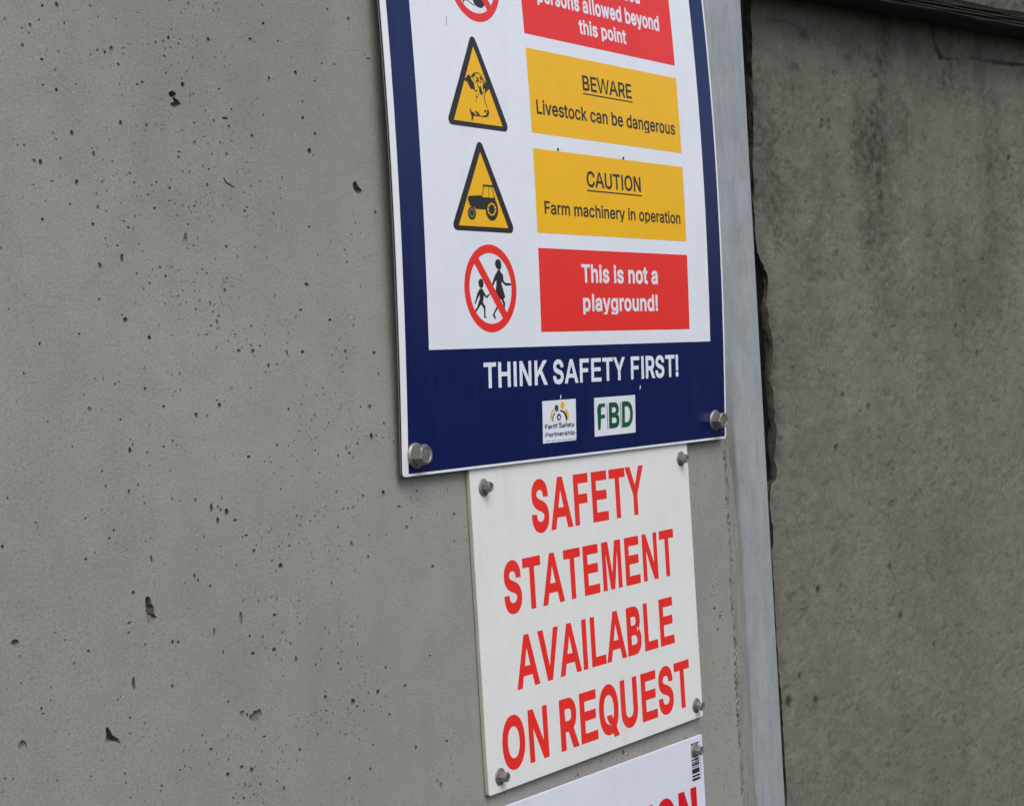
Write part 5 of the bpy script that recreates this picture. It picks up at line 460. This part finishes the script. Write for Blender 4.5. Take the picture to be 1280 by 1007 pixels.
for (s, v, r) in DATA['rpits']:
    d = np.hypot(SX-s, (ZZ-v-EYE)*.8); W = W+np.clip(1-d/(r*1.1), 0, 1)*.004; stain_shade = np.maximum(stain_shade, np.clip(1.4-d/(r*1.1), 0, 1)*.8)
dp = [(s, v+EYE) for s, v in DATA['drip']]
d, _ = seg_dist(SX+wob, ZZ+wob, dp, [.002]*3); rust = np.clip(1.2-d/.0052, 0, 1)*.55*np.clip(fbm(SX*150, ZZ*90, 57, 3)*2.2-.4, 0, 1)
W = np.where(ZZ > 3.0, 0, W)
nz, nx = SX.shape
vv = np.stack([SX, W, ZZ], -1).reshape(-1, 3)
ff = [(i*nx+j, i*nx+j+1, (i+1)*nx+j+1, (i+1)*nx+j) for i in range(nz-1) for j in range(nx-1)]
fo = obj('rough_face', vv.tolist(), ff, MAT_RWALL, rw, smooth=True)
for nm, arr in (('stain_shade', stain_shade), ('rust', rust)):
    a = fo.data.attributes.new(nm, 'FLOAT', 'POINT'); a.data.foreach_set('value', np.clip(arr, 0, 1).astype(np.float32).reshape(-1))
# broken lip behind the face edge, then a hollow that runs back behind the panel
depth = np.array([0, .0012, .0025, .004, .006, .008, .010, .012, .0135, .0145, .10])
push = np.array([0, -.0006, -.0018, -.0032, -.0046, -.0058, -.0066, -.0050, .012, .055, .06])
E0, W0_, zz = EE[:, 0], W[:, 0], zs
KZ, KD = np.meshgrid(zz, depth, indexing='ij')
cr_ = (fbm(KZ*260, KD*900+7, 91, 4)-.5)*.0045+(fbm(KZ*70, KD*260+3, 93, 3)-.5)*.007
amt = np.clip(np.array([0, .3, .7, 1, 1, 1, 1, .8, .4, 0, 0]), 0, 1)[None, :]
room_ = np.clip((E0-.014)/.022, .1, 1)[:, None]
LX = E0[:, None]+np.where(push[None, :] < 0, push[None, :]*.85*room_*np.interp(zz-EYE, [-.14, -.10, .08, .12], [.5, 1, 1, 0])[:, None], push[None, :])+cr_*amt*.7
LY = W0_[:, None]*(1-np.clip(KD/.006, 0, 1))+KD+(fbm(KZ*300, KD*300, 95, 3)-.5)*.0015*amt
nr = len(depth)
V = np.stack([LX, LY, KZ], -1).reshape(-1, 3).tolist()
Fc = [(i*nr+k, (i+1)*nr+k, (i+1)*nr+k+1, i*nr+k+1) for i in range(len(zs)-1) for k in range(nr-1)]
obj('broken_edge', V, Fc, MAT_LIP, rw, smooth=True)
bv, bf = box(.09, 4.0, .018, .16, 0, 3.1); obj('wall_core', bv, bf, MAT_RWALL, rw)

# dark timber rail fixed along the top of the right-hand wall
rl = thing('timber_rail', 'dark grooved timber rail fixed across the top of the rough right-hand wall', 'rail', (XS, RY, 0), (0, 0, -RA))
bt = DATA['beam']; zt = EYE+(bt[0][1]+bt[1][1])/2+.001; zb = EYE+(bt[2][1]+bt[3][1])/2
prof = [(-.004, zb), (-.050, zb+.001), (-.053, zb+.003)]
nG = 4
for k in range(nG):
    z0 = zb+.004+(zt-zb-.008)*k/nG; z1 = zb+.004+(zt-zb-.008)*(k+1)/nG
    prof += [(-.054, z0), (-.054, z1-.0022), (-.0505, z1-.0014), (-.0505, z1-.0006)]
prof += [(-.052, zt), (-.004, zt+.001)]
V, Fc = [], []
ns = 60
for i in range(ns+1):
    s = .02+3.9*(i/ns)**2
    for k, (w, z) in enumerate(prof): V.append((s, w+.0008*math.sin(s*60+k), z+.0008*math.sin(s*31+k*.7)))
npf = len(prof)
for i in range(ns):
    for k in range(npf): Fc.append((i*npf+k, (i+1)*npf+k, (i+1)*npf+(k+1) % npf, i*npf+(k+1) % npf))
Fc += [tuple(range(npf)), tuple(reversed(range(ns*npf, ns*npf+npf)))]
obj('rail', V, Fc, MAT_TIMBER, rl)

# ---------------------------------------------------------------- sign making
class Sheet:
    """local frame of a sign: u along, v up, w out of the wall; bent boards give w as a function of v"""
    def __init__(s, u0, v0, rot, bend=None, w=.005): s.u0, s.v0, s.rot, s.bend, s.w = u0, v0, rot, bend, w
    def W(s, v): return s.bend(v) if s.bend else s.w
    def P(s, u, v, off=0.0): return (u-s.u0, -(s.W(v)+off), v-s.v0)
    def root(s, name, label, group=None):
        X = s.u0*math.cos(s.rot)-s.v0*math.sin(s.rot); Z = s.u0*math.sin(s.rot)+s.v0*math.cos(s.rot)
        return thing(name, label, 'sign', (X, 0, Z+EYE), (0, -s.rot, 0), group)
STEP = .00009
def grid(sh, u0, u1, v0, v1, lay):
    n = max(1, int((v1-v0)/.008)) if sh.bend else 1
    V, Fc = [], []
    for i in range(n+1):
        v = v0+(v1-v0)*i/n; V += [sh.P(u0, v, lay*STEP), sh.P(u1, v, lay*STEP)]
    for i in range(n): Fc.append((2*i, 2*i+1, 2*i+3, 2*i+2))
    return V, Fc
def sheet_part(name, sh, rect, lay, mat, parent): return obj(name, *grid(sh, *rect, lay), mat, parent)
def fill(sh, loops, lay):
    """loops: outline + holes (lists of (u, v)) -> triangles facing out"""
    flat = [q for l in loops for q in l]
    tris = tessellate_polygon([[Vector((a, b, 0)) for a, b in l] for l in loops])
    V = [sh.P(a, b, lay*STEP) for a, b in flat]; Fc = []
    for t in tris:
        (ax, ay), (bx, by), (cx, cy) = (flat[i] for i in t)
        ar = (bx-ax)*(cy-ay)-(cx-ax)*(by-ay)
        if abs(ar) < 1e-14: continue
        Fc.append(tuple(t) if ar > 0 else tuple(reversed(t)))
    if sh.bend:                              # long triangles are cut so that they follow the bend
        stack, Fc = Fc, []
        while stack:
            f = stack.pop(); q = [flat[i] for i in f]
            if max(p[1] for p in q)-min(p[1] for p in q) < .014: Fc.append(f); continue
            k = max(range(3), key=lambda i: abs(q[i][1]-q[(i+1) % 3][1])); a, b, c3 = f[k], f[(k+1) % 3], f[(k+2) % 3]
            m_ = ((flat[a][0]+flat[b][0])/2, (flat[a][1]+flat[b][1])/2); flat.append(m_); V.append(sh.P(m_[0], m_[1], lay*STEP))
            stack += [(a, len(V)-1, c3), (len(V)-1, b, c3)]
    return V, Fc
def inside(pt, poly):
    x, y = pt; r = False; n = len(poly)
    for i in range(n):
        (x0, y0), (x1, y1) = poly[i], poly[(i+1) % n]
        if (y0 > y) != (y1 > y) and x < (x1-x0)*(y-y0)/(y1-y0)+x0: r = not r
    return r
def area(l): return .5*sum(l[i][0]*l[(i+1) % len(l)][1]-l[(i+1) % len(l)][0]*l[i][1] for i in range(len(l)))
def fatten(l, d):
    n = len(l); out = []
    for i in range(n):
        (ax, ay), (bx, by), (cx, cy) = l[i-1], l[i], l[(i+1) % n]
        d1 = (bx-ax, by-ay); d2 = (cx-bx, cy-by); k1 = math.hypot(*d1) or 1; k2 = math.hypot(*d2) or 1
        mx, my = d1[1]/k1+d2[1]/k2, -d1[0]/k1-d2[0]/k2; q = max((mx*mx+my*my)/2, .5)
        out.append((bx+mx/q*d, by+my/q*d))
    return out
def text(sh, wt, s, u0, u1, base, cap, lay, fat=0):
    G = GLYPHS[wt]; H = G.get('H') or G['E']; E = [v for l in (G.get('E') or H)[1] for v in l[1::2]]
    lo, hi = min(E), max(E); k = cap/(hi-lo); pen = 0; glyphs = []
    for ch in s:
        if ch == ' ': pen += 200; continue
        adv, lp = G[ch]; ls = [[(pen+l[i], l[i+1]) for i in range(0, len(l), 2)] for l in lp]
        if fat: ls = [fatten(l, fat) for l in ls]
        glyphs.append(ls); pen += fat*1.6;  pen += adv+(22 if wt == 'bold' else 8)
    xs = [x for ls in glyphs for l in ls for x, y in l]; a, b = min(xs), max(xs); kx = (u1-u0)/(b-a)
    parts = []
    for ls in glyphs:
        ls = [[(u0+(x-a)*kx, base+(y-lo)*k) for x, y in l] for l in ls]
        outer = [l for l in ls if area(l) > 0] or ls[:1]; holes = [l for l in ls if l not in outer]
        for o_ in outer: parts.append(fill(sh, [o_]+[h for h in holes if inside(h[0], o_)], lay))
    return merge(parts)
def circle(cx, cy, r, n=72, a0=0): return [(cx+r*math.cos(a0+2*math.pi*i/n), cy+r*math.sin(a0+2*math.pi*i/n)) for i in range(n)]
def annulus(sh, cx, cy, r0, r1, lay, n=84):
    o_ = circle(cx, cy, r1, n); i_ = circle(cx, cy, r0, n)
    V = [sh.P(a, b, lay*STEP) for a, b in o_+i_]
    return V, [(i, (i+1) % n, n+(i+1) % n, n+i) for i in range(n)]
def round_tri(cx, top, bot, w, r):
    """equilateral-style warning triangle with rounded corners"""
    pts = [((cx, top-r), 90), ((cx-w/2+r, bot+r), 210), ((cx+w/2-r, bot+r), 330)]
    out = []
    for (p, a) in pts:
        for k in range(7):
            t = math.radians(a-60+k*20); out.append((p[0]+r*math.cos(t), p[1]+r*math.sin(t)))
    return out
def bolt(parent, sh, u, v, rw_, rh, h, rot, tilt=(0, 0), name='hex_bolt'):
    """flanged hexagon screw: washer, chamfered hexagon head with a shallow dished top"""
    P = sh.P(u, v); base = Vector(P)
    Mx = Matrix.Translation(base) @ Matrix.Rotation(tilt[0], 4, 'X') @ Matrix.Rotation(tilt[1], 4, 'Z') @ Matrix.Rotation(math.radians(90), 4, 'X') @ Matrix.Rotation(rot, 4, 'Z')
    def lathe(rings, n, hexmix):
        V, Fc = [], []
        for (r, z, hx) in rings:
            for i in range(n):
                a = 2*math.pi*i/n; k = 1.0
                if hx: aa = (a % (math.pi/3))-math.pi/6; k = 1+hx*(math.cos(math.pi/6)/math.cos(aa)-1+.06)
                V.append(Mx @ Vector((r*k*math.cos(a), r*k*math.sin(a), z)))
        for j in range(len(rings)-1):
            for i in range(n): Fc.append((j*n+i, j*n+(i+1) % n, (j+1)*n+(i+1) % n, (j+1)*n+i))
        V.append(Mx @ Vector((0, 0, rings[-1][1]))); c0 = (len(rings)-1)*n
        Fc += [(c0+i, c0+(i+1) % n, len(V)-1) for i in range(n)]
        return V, Fc
    t = h*.13
    V, Fc = lathe([(rh*.99, t*.9, 1), (rh, t*1.5, 1), (rh, h*.80, 1), (rh*.97, h*.90, .8), (rh*.88, h, .15), (rh*.70, h, 0), (rh*.62, h*.95, 0), (rh*.3, h*.95, 0)], 36, 1)
    b = obj(name, V, Fc, MAT_ZINC, parent)
    V, Fc = lathe([(rw_, 0, 0), (rw_*1.01, t*.5, 0), (rw_*.94, t*.95, 0), (rh*1.12, t*1.5, 0)], 36, 0)
    obj('washer', V, Fc, MAT_ZINC, b, smooth=False)
    # stamped marks on the head
    mk = []
    for k in range(7):
        a = k*.9+.3; rr = rh*(.25+.28*(k % 2)); x, y = rr*math.cos(a), rr*math.sin(a); q = rh*.085
        vv_, f_ = box(x-q, x+q, y-q*.5, y+q*.5, h*.94, h*.985); mk.append(([Mx @ Vector(p) for p in vv_], f_))
    obj('stamped_mark', *merge(mk), MAT_ZINC, b)
    return b
def board(name, sh, u0, u1, v0, v1, th, mat, parent, r=.003, top=0.0):
    """board with slightly rounded corners and a soft front edge; follows the bend"""
    nv = max(2, int((v1-v0)/.008)) if sh.bend else 2
    rows = []
    for i in range(nv+1):
        v = v0+(v1-v0)*i/nv; rows.append(v)
    rows = sorted(set([v0, v0+r*.3, v0+r, v1-r, v1-r*.3, v1]+[v for v in rows if v0+r*1.2 < v < v1-r*1.2]))
    V, Fc = [], []
    def ins(v):
        e = min(v-v0, v1-v)
        return r-math.sqrt(max(0, r*r-(r-e)**2)) if e < r else 0
    for v in rows:
        k = ins(v); b = .0004
        a0, a1 = u0+k, u1-k
        vb = max(v0+b, min(v1-b, v))
        V += [sh.P(a0+b, vb), sh.P(a1-b, vb), sh.P(a1, v, -b), sh.P(a1, v, -th), sh.P(a0, v, -th), sh.P(a0, v, -b)]
    n = 6
    for i in range(len(rows)-1):
        for k in range(n): Fc.append((i*n+k, i*n+(k+1) % n, (i+1)*n+(k+1) % n, (i+1)*n+k))
    Fc += [tuple(reversed(range(n))), tuple(range((len(rows)-1)*n, len(rows)*n))]
    return obj(name, V, Fc, mat, parent)

S = DATA['S']; aB, w1, w2, w3 = DATA['bend']
def bendA(v):
    t = min(v, .46)-aB; y = .0092+w1*t+w2*t*t+w3*t**3
    return y-max(0, v-.46)*.01
shA = Sheet((S['L']+S['R'])/2, S['B'], DATA['rotA'], bendA)
TOPA = S['B']+.84
A = shA.root('farm_safety_sign', 'large navy-bordered farm safety sign with warning triangles and prohibition circles')
board('white_face', shA, S['L'], S['R'], S['B'], TOPA, .0009, P_['board'], A, .0035)
class Off(Sheet):
    def __init__(s, sh, o_): s.sh = sh; s.o = o_; s.bend = sh.bend; s.u0 = sh.u0; s.v0 = sh.v0
    def P(s, u, v, off=0.0): return s.sh.P(u, v, off-s.o)
board('black_core', Off(shA, .00095), S['L']+.0004, S['R']-.0004, S['B']+.0004, TOPA-.0004, .0018, P_['core'], A, .0033)
board('back_skin', Off(shA, .0028), S['L'], S['R'], S['B'], TOPA, .0004, P_['skin'], A, .0035)
sheet_part('navy_border', shA, (S['bl'], S['br'], S['bb'], TOPA-.004), 1, P_['blue'], A)
sheet_part('white_panel', shA, (S['pL'], S['pR'], S['pB'], TOPA-.12), 2, P_['w'], A)
texts = {t[2]: t for t in DATA['T']}
def T(sh, key, lay, name, parent, col=None, fat=0):
    k, wt, s, u0, u1, base, cap, cl = texts[key]
    return obj(name, *text(sh, wt, s, u0, u1, base, cap, lay, fat), P_[col or cl], parent)
top_h = S['x2t']-S['x2b']
boxes = [('red', S['x1b'], S['x1b']+top_h, ['No unauthorised', 'persons allowed beyond', 'this point'], 'red message box reading persons allowed beyond this point'),
         ('yel', S['x2b'], S['x2t'], ['BEWARE', 'Livestock can be dangerous'], 'yellow message box about livestock'),
         ('yel', S['x3b'], S['x3t'], ['CAUTION', 'Farm machinery in operation'], 'yellow message box about farm machinery'),
         ('red', S['x4b'], S['x4t'], ['This is not a', 'playground!'], 'red message box reading this is not a playground')]
for (cl, v0, v1, lines, lab) in boxes:
    b = sheet_part('message_box', shA, (S['xL'], S['xR'], v0, v1), 3, P_[cl], A); b['label'] = lab
    for l in lines: T(shA, l, 4, 'lettering', b)
    ul = [p for p in DATA['P'] if p[0] == 'underline' and v0 < p[4][0][1] < v1]
    for p in ul: obj('underline', *fill(shA, [p[4]], 4), P_['ink'], b)
# pictogram pieces, grouped by colour into one mesh per symbol and colour
def symbol(name, parent, laybase):
    cols = {}
    for (nm, k, cl, lay, pts) in DATA['P']:
        if nm == name: cols.setdefault(cl, []).append(fill(shA, [pts], lay+laybase))
    for cl, pr in cols.items(): obj(name, *merge(pr), P_[cl], parent)
def tri(key, sym, lab, vb):
    cx, top, _, w = DATA[key]; r = w*.055
    t = obj('warning_triangle', *fill(shA, [round_tri(cx, top, vb, w, r)], 3), P_['ink'], A); t['label'] = lab
    e = w*.050
    obj('yellow_field', *fill(shA, [[(cx, top-e*2.0), (cx-w/2+e*1.75, vb+e), (cx+w/2-e*1.75, vb+e)]], 4), P_['yel'], t)
    symbol(sym, t, 2)
tri('tri_l', 'livestock_symbol', 'yellow warning triangle with a cow head', .2462)
tri('tri_t', 'tractor_symbol', 'yellow warning triangle with a tractor', .1475)
for (cx, cy, r), sym, lab in zip(DATA['rings'], ('children_symbol', 'palm_symbol'), ('red prohibition circle over two walking figures', 'red prohibition circle over a raised palm')):
    ring = obj('prohibition_circle', *annulus(shA, cx, cy, r*.805, r, 3.4), P_['red'], A); ring['label'] = lab
    ca, sa = math.cos(math.radians(-50.5)), math.sin(math.radians(-50.5)); hl, hw = r*.84, r*.105
    q = [(cx+a*hl*ca-b*hw*sa, cy+a*hl*sa+b*hw*ca) for a, b in ((-1, -1), (1, -1), (1, 1), (-1, 1))]
    obj('prohibition_bar', *fill(shA, [q], 3.8), P_['red'], ring)
    symbol(sym, ring, .2 if sym == 'children_symbol' else .3)
T(shA, 'THINK SAFETY FIRST!', 2, 'slogan_lettering', A, 'w')
lp = sheet_part('partnership_logo', shA, tuple(DATA['fsp']), 2, P_['w'], A)
symbol('partnership_emblem', lp, 0); T(shA, 'Farm Safety', 4, 'lettering', lp); T(shA, 'Partnership', 4, 'lettering', lp)
fb = sheet_part('insurer_logo', shA, tuple(DATA['fbd']), 2, P_['w'], A)
for (nm, k, cl, lay, pts) in DATA['P']:
    if nm == 'insurer_lettering': obj('letter' if cl == 'green' else 'divider_line', *fill(shA, [pts], lay), P_[cl], fb)
T(shA, 'B', 4, 'lettering', fb); T(shA, 'D', 4, 'lettering', fb)
for p in DATA['P']:
    if p[0] == 'scuff_mark': obj('scuff_mark', *fill(shA, [p[4]], 3), P_['scuff'], A)
for i, (u, v) in enumerate(DATA['holes']):
    h = obj('drilled_hole', *fill(shA, [circle(u, v, .0017 if i < 3 else .0010, 16)], 5), P_['hole'], A)
    q = [(u+.0019+.0016*math.cos(a)*(1 if k < 7 else .1), v+.0028*math.sin(a)) for k, a in enumerate([math.radians(-80+i*23) for i in range(8)])]
    chip = [(u+.0014, v-.0030), (u+.0036, v-.0018), (u+.0042, v+.0004), (u+.0030, v+.0024), (u+.0024, v+.0006), (u+.0022, v-.0012)]
    obj('raised_burr', *fill(shA, [chip], 6), P_['w'], h)
for (u, v), r0 in zip(DATA['boltsA'], (.3, 1.1)): bolt(A, shA, u, v, .0120, .0093, .0130, r0, (-.04, .03) if r0 < 1 else (.03, -.05))

# ---- middle sign: white foam board with red lettering
u0, u1, v0, v1 = DATA['B2']
shB = Sheet((u0+u1)/2, v0, DATA['rotB'], None, .0058)
B = shB.root('safety_statement_sign', 'white board with red SAFETY STATEMENT AVAILABLE ON REQUEST below the large sign')
board('board', shB, u0, u1, v0, v1, .0007, P_['w2'], B, .002)
board('board_edge', Off(shB, .0007), u0-.0003, u1+.0003, v0+.0002, v1, .0040, P_['edge2'], B, .002)
for k in ('SAFETY', 'STATEMENT', 'AVAILABLE', 'ON REQUEST'): T(shB, k, 1, 'lettering', B, None, 6)
for i, (u, v) in enumerate(DATA['boltsB']): bolt(B, shB, u, v, .0083, .0049, .0088, .4+i*.8, ((-.05, .04), (.03, -.06), (.02, .05), (.06, 0))[i])

# ---- lowest sign: mostly below the picture
cu, cv = DATA['C3']
shC = Sheet(cu-.2, cv-.30, DATA['rotC'], None, .0045)
Cc = shC.root('caution_sign', 'glossy white board at the bottom, cut off, with a barcode and crimson letters')
board('board', shC, cu-.400, cu, cv-.30, cv, .0030, P_['w3'], Cc, .001)
# crimson word: its last letters show
T(shC, [k for k in texts if texts[k][7] == 'crim'][0], 1, 'lettering', Cc, None, 34)
a0, a1, b0, b1 = DATA['bar']
bars = [(0, .05), (.08, .10), (.13, .20), (.25, .30), (.33, .37), (.42, .465), (.495, .525), (.54, .60), (.625, .65), (.68, .81), (.845, .90), (.93, 1.0)]
parts = [grid(shC, a0, a1, b1-(b1-b0)*q, b1-(b1-b0)*p, 1) for p, q in bars]
bc = obj('barcode', *merge(parts), P_['ink'], Cc)
parts = [grid(shC, a1+.002, a1+.0036, b1-(b1-b0)*(.08*k+.045), b1-(b1-b0)*.08*k, 1) for k in range(13)]
obj('barcode_figures', *merge(parts), P_['slate'], bc)
for i, (u, v) in enumerate(DATA['boltsC']): bolt(Cc, shC, u, v, .0080, .0052, .0090, .9)
print('pits', len(pits), 'small', n_small)
